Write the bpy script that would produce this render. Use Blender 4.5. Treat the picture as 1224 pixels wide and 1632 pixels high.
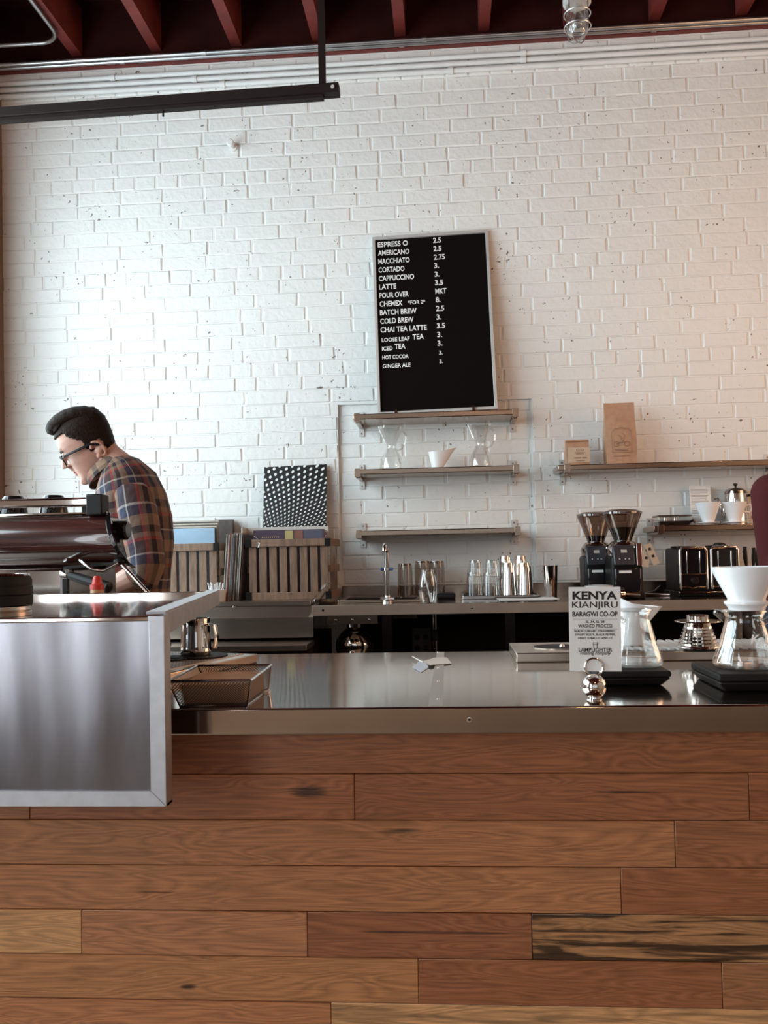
import bpy, bmesh, math, random
from mathutils import Vector, Matrix
random.seed(7)
for o in list(bpy.data.objects): bpy.data.objects.remove(o)
SC = bpy.context.scene; COL = SC.collection
V = Vector

# ------------------------------------------------------------------ camera
FPX = 1400.0; SHIFT = 35.0
CAM = V((0, -4.2, 1.12)); YAW, PITCH, ROLL = math.radians(4.07), math.radians(1.4), 0.02
_f = V((-math.sin(YAW)*math.cos(PITCH), math.cos(YAW)*math.cos(PITCH), math.sin(PITCH)))
_r0 = V((math.cos(YAW), math.sin(YAW), 0)); _u0 = _r0.cross(_f)
_r = _r0*math.cos(ROLL) - _u0*math.sin(ROLL); _u = _u0*math.cos(ROLL) + _r0*math.sin(ROLL)
cd = bpy.data.cameras.new('camera'); cam = bpy.data.objects.new('camera', cd); COL.objects.link(cam)
cam.matrix_world = Matrix(((_r.x, _u.x, -_f.x, CAM.x), (_r.y, _u.y, -_f.y, CAM.y), (_r.z, _u.z, -_f.z, CAM.z), (0, 0, 0, 1)))
cd.lens = 36*FPX/1632; cd.sensor_width = 36; cd.shift_y = SHIFT/1632; cd.clip_start = .02
SC.camera = cam
def proj(p):
    d = V(p)-CAM; z = d.dot(_f)
    return 612+FPX*d.dot(_r)/z, 816+SHIFT-FPX*d.dot(_u)/z
def ray(px, py): return _f+_r*((px-612)/FPX)-_u*((py-816-SHIFT)/FPX)
def P(px, py, Y):            # the point of the plane y=Y
    d = ray(px, py); return CAM+d*((Y-CAM.y)/d.y)
def G(px, py, z):            # the point of the level z
    d = ray(px, py); return CAM+d*((z-CAM.z)/d.z)
def X_(px, Y, z):
    x = 0
    for _ in range(5): x = P(px, proj((x, Y, z))[1], Y).x
    return x

# ------------------------------------------------------------------ light
SC.view_settings.view_transform = 'Standard'; SC.view_settings.look = 'None'
SC.view_settings.gamma = 1; SC.view_settings.use_curve_mapping = False
SC.view_settings.exposure = 0.0
w = bpy.data.worlds.new('sky'); SC.world = w; w.use_nodes = True
w.node_tree.nodes['Background'].inputs[0].default_value = (.80, .90, 1, 1)
w.node_tree.nodes['Background'].inputs[1].default_value = 0.5
def area(name, loc, rot, sx, sy, power, color):
    l = bpy.data.lights.new(name, 'AREA'); l.shape = 'RECTANGLE'; l.size = sx; l.size_y = sy
    l.energy = power; l.color = color
    o = bpy.data.objects.new(name, l); COL.objects.link(o); o.location = loc; o.rotation_euler = rot
    return o
R90 = math.pi/2
area('daylight_left_window', (-2.30, -2.35, 2.1), (0, -R90, 0), 2.3, 3.8, 192, (.76, .935, 1))
area('daylight_side_door', (-2.30, -6.6, 1.65), (0, -R90, 0), 2.4, 2.2, 125, (.90, .95, 1))
area('added_warm_fill', (2.80, -1.75, 1.85), (0, R90, 0), 1.6, 1.9, 28, (1, .52, .25))  # warm fill light added beyond the right wall, no real lamp there
area('daylight_shop_window', (0.1, -7.95, 1.9), (R90, 0, 0), 3.6, 2.1, 6, (.86, .94, 1))

# ------------------------------------------------------------------ materials
MATS = {}
def nd(t, kind, **kw):
    n = t.nodes.new(kind)
    for k, v in kw.items(): setattr(n, k, v)
    return n
def mat(name, col=(.8, .8, .8), rough=.5, metal=0, noise=0, nscale=20, bump=0, bscale=60, stretch=None, coat=0, spec=None, trans=0, alpha=1, sheen=0, emit=None):
    if name in MATS: return MATS[name]
    m = bpy.data.materials.new(name); m.use_nodes = True; t = m.node_tree; L = t.links
    b = t.nodes['Principled BSDF']
    b.inputs['Base Color'].default_value = (*col, 1); b.inputs['Roughness'].default_value = rough
    b.inputs['Metallic'].default_value = metal; b.inputs['Coat Weight'].default_value = coat
    b.inputs['Transmission Weight'].default_value = trans; b.inputs['Alpha'].default_value = alpha
    b.inputs['Sheen Weight'].default_value = sheen
    if spec is not None: b.inputs['Specular IOR Level'].default_value = spec
    if emit: b.inputs['Emission Color'].default_value = (*emit[:3], 1); b.inputs['Emission Strength'].default_value = emit[3]
    if noise or bump:
        g = nd(t, 'ShaderNodeNewGeometry'); src = g.outputs['Position']
        if stretch:
            mp = nd(t, 'ShaderNodeMapping'); mp.inputs['Scale'].default_value = stretch
            L.new(src, mp.inputs['Vector']); src = mp.outputs['Vector']
    if noise:
        n = nd(t, 'ShaderNodeTexNoise'); n.inputs['Scale'].default_value = nscale; n.inputs['Detail'].default_value = 5
        L.new(src, n.inputs['Vector'])
        mr = nd(t, 'ShaderNodeMapRange'); mr.inputs[1].default_value = .3; mr.inputs[2].default_value = .7
        mr.inputs[3].default_value = 1-noise; mr.inputs[4].default_value = 1+noise*.6
        L.new(n.outputs['Fac'], mr.inputs[0])
        mx = nd(t, 'ShaderNodeVectorMath', operation='SCALE'); mx.inputs[0].default_value = col
        L.new(mr.outputs[0], mx.inputs['Scale']); L.new(mx.outputs[0], b.inputs['Base Color'])
    if bump:
        n = nd(t, 'ShaderNodeTexNoise'); n.inputs['Scale'].default_value = bscale; n.inputs['Detail'].default_value = 4
        L.new(src, n.inputs['Vector'])
        bp = nd(t, 'ShaderNodeBump'); bp.inputs['Strength'].default_value = bump; bp.inputs['Distance'].default_value = .004
        L.new(n.outputs['Fac'], bp.inputs['Height']); L.new(bp.outputs[0], b.inputs['Normal'])
    MATS[name] = m; return m
def glass(name, col=(.94, .94, .93), edge=.8):          # thin clear wall: lets light through, mirrors at grazing angles
    m = bpy.data.materials.new(name); m.use_nodes = True; t = m.node_tree; L = t.links; t.nodes.clear()
    o = nd(t, 'ShaderNodeOutputMaterial'); tr = nd(t, 'ShaderNodeBsdfTransparent'); tr.inputs[0].default_value = (*col, 1)
    gl = nd(t, 'ShaderNodeBsdfGlossy'); gl.inputs['Roughness'].default_value = .04; gl.inputs[0].default_value = (.95, .95, .95, 1)
    lw = nd(t, 'ShaderNodeLayerWeight'); lw.inputs[0].default_value = .28
    mr = nd(t, 'ShaderNodeMapRange'); mr.inputs[3].default_value = .07; mr.inputs[4].default_value = edge
    L.new(lw.outputs['Facing'], mr.inputs[0])
    mx = nd(t, 'ShaderNodeMixShader'); L.new(mr.outputs[0], mx.inputs[0]); L.new(tr.outputs[0], mx.inputs[1]); L.new(gl.outputs[0], mx.inputs[2])
    L.new(mx.outputs[0], o.inputs[0]); MATS[name] = m; return m

STEEL = mat('brushed_steel', (.54, .455, .385), .28, 1, noise=.10, nscale=30, bump=.03, bscale=8, stretch=(1, 6, 40))
TOPSTEEL = mat('counter_steel', (.60, .53, .465), .095, 1, noise=.10, nscale=9, bump=.03, bscale=6)
SHELFSTEEL = mat('shelf_steel', (.40, .30, .23), .22, 1, noise=.12, nscale=14, stretch=(1, 20, 40))
PANEL = mat('satin_panel_steel', (.235, .235, .255), .24, 1, noise=.10, nscale=24, bump=.35, bscale=4.0, stretch=(3.6, 1, .7))
for _n in PANEL.node_tree.nodes:
    if _n.type == 'BUMP': _n.inputs['Distance'].default_value = .02
    if _n.type == 'TEX_NOISE' and abs(_n.inputs['Scale'].default_value-4) < .01: _n.inputs['Detail'].default_value = .6
FRAME = mat('galvanized_angle', (.55, .56, .59), .45, .85, noise=.10, nscale=50)
CHROME = mat('chrome', (.80, .77, .74), .06, 1)
DCHROME = mat('dark_chrome', (.42, .38, .36), .12, 1)
BLACK = mat('black_plastic', (.007, .0055, .005), .42, spec=.25)
GLOSSBLACK = mat('gloss_black', (.010, .008, .009), .10)
RUBBER = mat('black_rubber', (.011, .009, .008), .6, spec=.25)
DARKVOID = mat('dark_board', (.014, .009, .007), .8, spec=.1)
CERAMIC = mat('white_ceramic', (.86, .86, .87), .14)
PAPER = mat('white_paper', (.85, .84, .82), .7)
KRAFT = mat('kraft_paper', (.46, .27, .17), .62, noise=.14, nscale=40, bump=.25, bscale=30)
KRAFTLIGHT = mat('kraft_light', (.55, .41, .30), .65, noise=.10, nscale=40)
CRATEWOOD = mat('weathered_wood', (.265, .165, .112), .7, noise=.35, nscale=18, stretch=(4, 4, .7), bump=.3, bscale=60)
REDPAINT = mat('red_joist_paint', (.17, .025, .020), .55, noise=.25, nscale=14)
DECK = mat('shaded_deck_paint', (.030, .0055, .0045), .8, spec=.1, noise=.3, nscale=6, stretch=(1, 8, 1))  # same paint as the joists, with the ceiling shade put into the colour
CONDUIT = mat('galvanized_conduit', (.55, .55, .56), .32, 1)
WHITEPIPE = mat('white_pipe_paint', (.78, .785, .78), .4, noise=.06, nscale=12)
RAIL = mat('dark_rail_paint', (.016, .009, .008), .6, spec=.15)
GLASS = glass('clear_glass'); SMOKE = glass('smoked_plastic', (.42, .33, .28), .45)
DARKGLASS = glass('tinted_glass', (.70, .62, .56), .5)
ACRYL = glass('clear_acrylic', (.90, .90, .88), .6)
INK = mat('black_ink', (.012, .010, .010), .6)
LETTER = mat('white_letter', (.86, .85, .83), .5)
PINK = mat('brown_print', (.22, .11, .07), .7)
GREYTXT = mat('grey_print', (.42, .42, .44), .7)
BEANS = mat('coffee_beans', (.014, .007, .005), .6, spec=.2, bump=1, bscale=90)
FELT = mat('black_felt', (.0055, .0035, .003), .95, spec=.08)
ALU = mat('satin_aluminium', (.62, .60, .58), .45, .35)
SKIN = mat('skin', (.50, .265, .20), .5, noise=.08, nscale=40)
HAIR = mat('dark_brown_hair', (.018, .0095, .0065), .55, spec=.08, noise=.5, nscale=120, stretch=(1, 3, 1), bump=.6, bscale=110)
REDKNIT = mat('dark_red_knit', (.085, .0075, .0085), .9, noise=.2, nscale=300, bump=.25, bscale=260)
DENIM = mat('dark_denim', (.03, .035, .05), .8)
REDCAP = mat('red_plastic', (.55, .03, .02), .35)
AMBER = mat('amber_plastic', (.50, .25, .10), .4)
STRAW = mat('straw_paper', (.84, .84, .84), .5)

def wall_paint():
    m = mat('painted_brick', (.80, .795, .775), .42); t = m.node_tree; L = t.links; b = t.nodes['Principled BSDF']
    g = nd(t, 'ShaderNodeNewGeometry')
    n1 = nd(t, 'ShaderNodeTexNoise'); n1.inputs['Scale'].default_value = 55; n1.inputs['Detail'].default_value = 3
    n2 = nd(t, 'ShaderNodeTexNoise'); n2.inputs['Scale'].default_value = 5; n2.inputs['Detail'].default_value = 2
    L.new(g.outputs['Position'], n1.inputs['Vector']); L.new(g.outputs['Position'], n2.inputs['Vector'])
    # flaked pits: small dark specks, gathered in places
    th = nd(t, 'ShaderNodeMapRange'); th.inputs[1].default_value = .775; th.inputs[2].default_value = .80
    add = nd(t, 'ShaderNodeMath', operation='MULTIPLY_ADD'); add.inputs[1].default_value = .30
    L.new(n2.outputs['Fac'], add.inputs[0])
    n1m = nd(t, 'ShaderNodeMath', operation='MULTIPLY'); n1m.inputs[1].default_value = .88
    L.new(n1.outputs['Fac'], n1m.inputs[0]); L.new(n1m.outputs[0], add.inputs[2]); L.new(add.outputs[0], th.inputs[0])
    mix = nd(t, 'ShaderNodeMix', data_type='RGBA'); mix.inputs[6].default_value = (.80, .795, .775, 1); mix.inputs[7].default_value = (.17, .12, .10, 1)
    L.new(th.outputs[0], mix.inputs[0]); L.new(mix.outputs[2], b.inputs['Base Color'])
    n3 = nd(t, 'ShaderNodeTexNoise'); n3.inputs['Scale'].default_value = 38; n3.inputs['Detail'].default_value = 3
    L.new(g.outputs['Position'], n3.inputs['Vector'])
    sub = nd(t, 'ShaderNodeMath', operation='SUBTRACT'); L.new(n3.outputs['Fac'], sub.inputs[0]); L.new(th.outputs[0], sub.inputs[1])
    bp = nd(t, 'ShaderNodeBump'); bp.inputs['Strength'].default_value = .5; bp.inputs['Distance'].default_value = .006
    L.new(sub.outputs[0], bp.inputs['Height']); L.new(bp.outputs[0], b.inputs['Normal'])
    return m
BRICK = wall_paint()
def oak():
    m = mat('oak_plank', (.3, .15, .08), .42); t = m.node_tree; L = t.links; b = t.nodes['Principled BSDF']
    tc = nd(t, 'ShaderNodeTexCoord'); oi = nd(t, 'ShaderNodeObjectInfo'); g = nd(t, 'ShaderNodeNewGeometry')
    # each plank is cut from another place of the log
    off = nd(t, 'ShaderNodeVectorMath', operation='MULTIPLY_ADD'); off.inputs[1].default_value = (37, 11, 23)
    L.new(oi.outputs['Location'], off.inputs[0]); L.new(tc.outputs['Object'], off.inputs[2])
    def noise(scale, st, det=4, dist=0):
        mp = nd(t, 'ShaderNodeMapping'); mp.inputs['Scale'].default_value = st; L.new(off.outputs[0], mp.inputs['Vector'])
        n = nd(t, 'ShaderNodeTexNoise'); n.inputs['Scale'].default_value = scale; n.inputs['Detail'].default_value = det; n.inputs['Distortion'].default_value = dist
        L.new(mp.outputs[0], n.inputs['Vector']); return n
    cath = noise(7, (.55, 1, 4.5), 1.5, .7)                 # slow cathedral figure
    rings = nd(t, 'ShaderNodeMath', operation='MULTIPLY'); rings.inputs[1].default_value = 15; L.new(cath.outputs['Fac'], rings.inputs[0])
    fr = nd(t, 'ShaderNodeMath', operation='PINGPONG'); fr.inputs[1].default_value = .5; L.new(rings.outputs[0], fr.inputs[0])
    fine = noise(60, (.35, 1, 9), 5)
    pores = noise(130, (.10, 1, 6), 3)
    a1 = nd(t, 'ShaderNodeMath', operation='MULTIPLY_ADD'); a1.inputs[1].default_value = .62; L.new(fr.outputs[0], a1.inputs[0])
    f2 = nd(t, 'ShaderNodeMath', operation='MULTIPLY'); f2.inputs[1].default_value = .75; L.new(fine.outputs['Fac'], f2.inputs[0]); L.new(f2.outputs[0], a1.inputs[2])
    r = nd(t, 'ShaderNodeMapRange'); r.inputs[1].default_value = .2; r.inputs[2].default_value = .75; r.inputs[3].default_value = .56; r.inputs[4].default_value = 1.2
    L.new(a1.outputs[0], r.inputs[0])
    pr = nd(t, 'ShaderNodeMapRange'); pr.inputs[1].default_value = .60; pr.inputs[2].default_value = .72; pr.inputs[3].default_value = 1; pr.inputs[4].default_value = .66
    L.new(pores.outputs['Fac'], pr.inputs[0])
    mu = nd(t, 'ShaderNodeMath', operation='MULTIPLY'); L.new(r.outputs[0], mu.inputs[0]); L.new(pr.outputs[0], mu.inputs[1])
    # knot: a dark drop with a tail at knot_x / knot_z of the plank
    sep = nd(t, 'ShaderNodeSeparateXYZ'); L.new(tc.outputs['Object'], sep.inputs[0])
    def attr(n):
        a = nd(t, 'ShaderNodeAttribute', attribute_type='OBJECT', attribute_name=n); return a.outputs['Fac']
    def dist(o, nm, sc):
        s = nd(t, 'ShaderNodeMath', operation='SUBTRACT'); L.new(o, s.inputs[0]); L.new(attr(nm), s.inputs[1])
        d = nd(t, 'ShaderNodeMath', operation='DIVIDE'); L.new(s.outputs[0], d.inputs[0]); L.new(attr(sc), d.inputs[1])
        q = nd(t, 'ShaderNodeMath', operation='POWER'); q.inputs[1].default_value = 2; L.new(d.outputs[0], q.inputs[0]); return q.outputs[0]
    ds = nd(t, 'ShaderNodeMath', operation='ADD'); L.new(dist(sep.outputs[0], 'knot_x', 'knot_w'), ds.inputs[0]); L.new(dist(sep.outputs[2], 'knot_z', 'knot_h'), ds.inputs[1])
    dn = nd(t, 'ShaderNodeMath', operation='MULTIPLY_ADD'); dn.inputs[1].default_value = 1.6; L.new(fine.outputs['Fac'], dn.inputs[0]); L.new(ds.outputs[0], dn.inputs[2])
    kn = nd(t, 'ShaderNodeMapRange'); kn.inputs[1].default_value = .8; kn.inputs[2].default_value = 1.9; kn.inputs[3].default_value = .16; kn.inputs[4].default_value = 1
    L.new(dn.outputs[0], kn.inputs[0])
    mu2 = nd(t, 'ShaderNodeMath', operation='MULTIPLY'); L.new(mu.outputs[0], mu2.inputs[0]); L.new(kn.outputs[0], mu2.inputs[1])
    # spalting: ragged black streaks
    sp = noise(22, (.35, 1, 5), 4, .6)
    spr = nd(t, 'ShaderNodeMapRange'); spr.inputs[1].default_value = .46; spr.inputs[2].default_value = .58; spr.inputs[3].default_value = 1; spr.inputs[4].default_value = .15
    L.new(sp.outputs['Fac'], spr.inputs[0])
    xf = nd(t, 'ShaderNodeMapRange'); xf.inputs[1].default_value = -.06; xf.inputs[2].default_value = .12; xf.inputs[3].default_value = 1; xf.inputs[4].default_value = .25
    L.new(sep.outputs[0], xf.inputs[0])
    sa = nd(t, 'ShaderNodeMath', operation='MULTIPLY'); L.new(attr('spalt'), sa.inputs[0]); L.new(xf.outputs[0], sa.inputs[1])
    sm = nd(t, 'ShaderNodeMix', data_type='FLOAT'); sm.inputs[2].default_value = 1; L.new(sa.outputs[0], sm.inputs[0]); L.new(spr.outputs[0], sm.inputs[3])
    mu3 = nd(t, 'ShaderNodeMath', operation='MULTIPLY'); L.new(mu2.outputs[0], mu3.inputs[0]); L.new(sm.outputs[0], mu3.inputs[1])
    wc = nd(t, 'ShaderNodeVectorMath', operation='MULTIPLY'); wc.inputs[1].default_value = (1.38, 1.10, .84); L.new(oi.outputs['Color'], wc.inputs[0])
    sc = nd(t, 'ShaderNodeVectorMath', operation='SCALE'); L.new(wc.outputs[0], sc.inputs[0]); L.new(mu3.outputs[0], sc.inputs['Scale'])
    L.new(sc.outputs[0], b.inputs['Base Color'])
    bp = nd(t, 'ShaderNodeBump'); bp.inputs['Strength'].default_value = .12; bp.inputs['Distance'].default_value = .001
    L.new(mu.outputs[0], bp.inputs['Height']); L.new(bp.outputs[0], b.inputs['Normal'])
    return m
OAK = oak()
def plaid():
    m = mat('plaid_flannel', (.4, .25, .2), .85); t = m.node_tree; L = t.links; b = t.nodes['Principled BSDF']
    tc = nd(t, 'ShaderNodeTexCoord'); sep = nd(t, 'ShaderNodeSeparateXYZ'); L.new(tc.outputs['UV'], sep.inputs[0])
    bands = [(0, (.25, .15, .095)), (.22, (.012, .006, .006)), (.36, (.18, .10, .065)), (.46, (.27, .022, .015)), (.53, (.035, .010, .010)), (.78, (.40, .35, .32)), (.815, (.020, .024, .055))]
    outs = []
    for i, per in ((0, .150), (1, .165)):
        d = nd(t, 'ShaderNodeMath', operation='DIVIDE'); d.inputs[1].default_value = per; L.new(sep.outputs[i], d.inputs[0])
        f = nd(t, 'ShaderNodeMath', operation='FRACT'); L.new(d.outputs[0], f.inputs[0])
        cr = nd(t, 'ShaderNodeValToRGB'); cr.color_ramp.interpolation = 'CONSTANT'
        e = cr.color_ramp.elements
        while len(e) < len(bands): e.new(.5)
        for k, (p, c) in enumerate(bands): e[k].position = p; e[k].color = (*c, 1)
        L.new(f.outputs[0], cr.inputs[0]); outs.append(cr.outputs[0])
    mx = nd(t, 'ShaderNodeMix', data_type='RGBA'); mx.inputs[0].default_value = .48
    L.new(outs[0], mx.inputs[6]); L.new(outs[1], mx.inputs[7]); L.new(mx.outputs[2], b.inputs['Base Color'])
    g = nd(t, 'ShaderNodeNewGeometry'); n = nd(t, 'ShaderNodeTexNoise'); n.inputs['Scale'].default_value = 22; n.inputs['Detail'].default_value = 2
    L.new(g.outputs['Position'], n.inputs['Vector'])
    bp = nd(t, 'ShaderNodeBump'); bp.inputs['Strength'].default_value = .5; bp.inputs['Distance'].default_value = .02
    L.new(n.outputs['Fac'], bp.inputs['Height']); L.new(bp.outputs[0], b.inputs['Normal'])
    return m
PLAID = plaid()
def mesh_metal():
    m = mat('expanded_metal', (.16, .13, .11), .45, .7); t = m.node_tree; L = t.links; b = t.nodes['Principled BSDF']
    tc = nd(t, 'ShaderNodeTexCoord'); mp = nd(t, 'ShaderNodeMapping'); mp.inputs['Rotation'].default_value = (0, 0, math.radians(45)); mp.inputs['Scale'].default_value = (420, 420, 420)
    L.new(tc.outputs['UV'], mp.inputs['Vector'])
    sep = nd(t, 'ShaderNodeSeparateXYZ'); L.new(mp.outputs[0], sep.inputs[0]); mins = []
    for i in (0, 1):
        f = nd(t, 'ShaderNodeMath', operation='FRACT'); L.new(sep.outputs[i], f.inputs[0])
        c = nd(t, 'ShaderNodeMath', operation='LESS_THAN'); c.inputs[1].default_value = .36; L.new(f.outputs[0], c.inputs[0]); mins.append(c.outputs[0])
    mxm = nd(t, 'ShaderNodeMath', operation='MAXIMUM'); L.new(mins[0], mxm.inputs[0]); L.new(mins[1], mxm.inputs[1]); L.new(mxm.outputs[0], b.inputs['Alpha'])
    return m
MESHMETAL = mesh_metal()
def dots():                   # printed dots that shrink and crowd towards the bottom
    m = mat('printed_dots', (.01, .01, .01), .35); t = m.node_tree; L = t.links; b = t.nodes['Principled BSDF']
    tc = nd(t, 'ShaderNodeTexCoord'); sep = nd(t, 'ShaderNodeSeparateXYZ'); L.new(tc.outputs['UV'], sep.inputs[0])
    def M(op, a, c=None, d=None):
        n = nd(t, 'ShaderNodeMath', operation=op)
        for i, q in enumerate((a, c, d)):
            if q is None: continue
            if isinstance(q, (int, float)): n.inputs[i].default_value = q
            else: L.new(q, n.inputs[i])
        return n.outputs[0]
    u, v = sep.outputs[0], sep.outputs[1]
    w_ = M('MULTIPLY_ADD', v, .58, .42)                       # the lattice shrinks towards the bottom
    du = M('DIVIDE', M('SUBTRACT', u, -.1), w_); dv = M('DIVIDE', M('LOGARITHM', w_, 2.71828), .58)
    A = M('ADD', M('MULTIPLY', du, 10.0), M('MULTIPLY', dv, 4.5)); B = M('SUBTRACT', M('MULTIPLY', dv, 10.0), M('MULTIPLY', du, 4.5))
    fa = M('SUBTRACT', M('FRACT', A), .5); fb = M('SUBTRACT', M('FRACT', B), .5)
    d = M('ADD', M('MULTIPLY', fa, fa), M('MULTIPLY', fb, fb)); c = M('LESS_THAN', d, .060)
    mx = nd(t, 'ShaderNodeMix', data_type='RGBA'); mx.inputs[6].default_value = (.008, .006, .006, 1); mx.inputs[7].default_value = (.85, .85, .83, 1)
    L.new(c, mx.inputs[0]); L.new(mx.outputs[2], b.inputs['Base Color']); return m
DOTS = dots()
def veneer():
    m = mat('burgundy_veneer', (.06, .016, .014), .16, coat=1.0); t = m.node_tree; L = t.links; b = t.nodes['Principled BSDF']
    g = nd(t, 'ShaderNodeNewGeometry'); mp = nd(t, 'ShaderNodeMapping'); mp.inputs['Scale'].default_value = (1, 10, 26); L.new(g.outputs['Position'], mp.inputs['Vector'])
    n = nd(t, 'ShaderNodeTexNoise'); n.inputs['Scale'].default_value = 4; n.inputs['Detail'].default_value = 5; L.new(mp.outputs[0], n.inputs['Vector'])
    cr = nd(t, 'ShaderNodeValToRGB'); cr.color_ramp.elements[0].position = .35; cr.color_ramp.elements[0].color = (.018, .006, .006, 1)
    cr.color_ramp.elements[1].position = .7; cr.color_ramp.elements[1].color = (.085, .026, .020, 1)
    L.new(n.outputs['Fac'], cr.inputs[0]); L.new(cr.outputs[0], b.inputs['Base Color']); return m
VENEER = veneer()

# ------------------------------------------------------------------ mesh helpers
class MB:
    def __init__(s): s.v = []; s.f = []; s.uv = []
    def add(s, vs, fs, uvs=None):
        n = len(s.v); s.v += [V(p) for p in vs]
        for i, f in enumerate(fs): s.f.append(tuple(a+n for a in f)); s.uv.append(uvs[i] if uvs else None)
        return s
    def box(s, x0, x1, y0, y1, z0, z1):
        return s.add([(x, y, z) for z in (z0, z1) for y in (y0, y1) for x in (x0, x1)],
                     [(0, 2, 3, 1), (4, 5, 7, 6), (0, 1, 5, 4), (2, 6, 7, 3), (0, 4, 6, 2), (1, 3, 7, 5)])
    def hexa(s, q):          # eight corners: four of one end, four of the other
        return s.add(q, [(0, 1, 2, 3), (7, 6, 5, 4), (0, 4, 5, 1), (1, 5, 6, 2), (2, 6, 7, 3), (3, 7, 4, 0)])
    def bar(s, a, b, wx, wy, up=(0, 0, 1)):
        a, b = V(a), V(b); d = (b-a).normalized(); up = V(up)
        if abs(d.dot(up)) > .98: up = V((0, 1, 0))
        x = d.cross(up).normalized()*wx/2; y = x.cross(d).normalized()*wy/2
        return s.hexa([a-x-y, a+x-y, a+x+y, a-x+y, b-x-y, b+x-y, b+x+y, b-x+y])
    def ring(s, rings, closed_ends=True, uvscale=None):
        n = len(rings[0]); vs = [p for r in rings for p in r]; fs = []; uvs = []; vv = 0
        for i in range(len(rings)-1):
            if uvscale:
                l = sum((V(rings[i+1][j])-V(rings[i][j])).length for j in range(n))/n
                c = uvscale
            for j in range(n):
                k = (j+1) % n; fs.append((i*n+j, i*n+k, (i+1)*n+k, (i+1)*n+j))
                if uvscale: uvs.append([(j/n*c, vv), ((j+1)/n*c, vv), ((j+1)/n*c, vv+l), (j/n*c, vv+l)])
            if uvscale: vv += l
        if closed_ends:
            fs.append(tuple(range(n-1, -1, -1))); fs.append(tuple(range((len(rings)-1)*n, len(rings)*n)))
            if uvscale: uvs += [[(0, 0)]*n, [(0, 0)]*n]
        return s.add(vs, fs, uvs if uvscale else None)
    def tube(s, pts, r, n=10, caps=True, uvscale=None, squash=None, ref=None):
        pts = [V(p) for p in pts]; rs = r if isinstance(r, (list, tuple)) else [r]*len(pts); rings = []; px = None
        for i, p in enumerate(pts):
            d = (pts[min(i+1, len(pts)-1)]-pts[max(i-1, 0)]).normalized()
            if px is None:
                up = V(ref) if ref else (V((0, 0, 1)) if abs(d.z) < .9 else V((0, 1, 0)))
                px = d.cross(up).normalized()
            px = (px-d*px.dot(d)).normalized(); py = d.cross(px)
            a, b = (rs[i], rs[i]) if not isinstance(rs[i], tuple) else rs[i]
            rings.append([p+px*a*math.cos(2*math.pi*j/n)+py*b*math.sin(2*math.pi*j/n) for j in range(n)])
        return s.ring(rings, caps, uvscale)
    def lathe(s, prof, c=(0, 0, 0), n=32, axis=None):
        c = V(c); ax = V(axis).normalized() if axis else V((0, 0, 1))
        a = ax.orthogonal().normalized() if axis else V((1, 0, 0)); b = ax.cross(a)
        base = len(s.v); idx = []
        for r, z in prof:
            if r < 1e-6: s.v.append(c+ax*z); idx.append([len(s.v)-1]*n)
            else:
                idx.append(list(range(len(s.v), len(s.v)+n)))
                s.v += [c+ax*z+a*r*math.cos(2*math.pi*j/n)+b*r*math.sin(2*math.pi*j/n) for j in range(n)]
        for i in range(len(prof)-1):
            for j in range(n):
                k = (j+1) % n; q = []
                for t in (idx[i][j], idx[i][k], idx[i+1][k], idx[i+1][j]):
                    if t not in q: q.append(t)
                if len(q) > 2: s.f.append(tuple(q)); s.uv.append(None)
        return s
    def ball(s, c, r, n=16, m=10, sc=(1, 1, 1), rot=None):
        base = len(s.v); s.lathe([(r*math.sin(math.pi*i/m), -r*math.cos(math.pi*i/m)) for i in range(m+1)], (0, 0, 0), n)
        for i in range(base, len(s.v)):
            p = s.v[i]; p = V((p.x*sc[0], p.y*sc[1], p.z*sc[2]))
            if rot: p = rot @ p
            s.v[i] = p+V(c)
        return s
    def prism(s, poly, d):   # polygon of 3D points pushed by the vector d
        n = len(poly); d = V(d); p = [V(q) for q in poly]
        return s.add(p+[q+d for q in p], [tuple(range(n-1, -1, -1)), tuple(range(n, 2*n))]+[(i, (i+1) % n, (i+1) % n+n, i+n) for i in range(n)])
    def xf(s, m):
        s.v = [m @ p for p in s.v]; return s
    def mesh(s, name, smooth=True, normals=True, sharp=38):
        me = bpy.data.meshes.new(name); me.from_pydata([tuple(p) for p in s.v], [], s.f)
        if any(u for u in s.uv):
            l = me.uv_layers.new(name='UVMap'); i = 0
            for f, u in zip(s.f, s.uv):
                for k in range(len(f)):
                    if u: l.data[i].uv = u[k]
                    i += 1
        if normals:
            bm = bmesh.new(); bm.from_mesh(me); bmesh.ops.recalc_face_normals(bm, faces=bm.faces); bm.to_mesh(me); bm.free()
        if smooth: me.shade_smooth(); me.set_sharp_from_angle(angle=math.radians(sharp))
        return me
    def build(s, name, m, parent=None, bevel=0, label=None, local=False, smooth=True, seg=2):
        if parent is not None and not local:
            inv = WORLD[parent].inverted(); s.v = [inv @ p for p in s.v]
        return link(name, s.mesh(name, smooth), m, parent, bevel, label, seg)
WORLD = {}
def link(name, me, m, parent=None, bevel=0, label=None, seg=2):
    o = bpy.data.objects.new(name, me); COL.objects.link(o)
    if not me.materials: me.materials.append(m)
    if parent is not None: o.parent = parent; WORLD[o] = WORLD[parent]
    else: WORLD[o] = Matrix()
    if bevel:
        b = o.modifiers.new('bevel', 'BEVEL'); b.width = bevel; b.segments = seg; b.limit_method = 'ANGLE'; b.angle_limit = math.radians(40)
    if label: o['label'] = label
    return o
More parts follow.
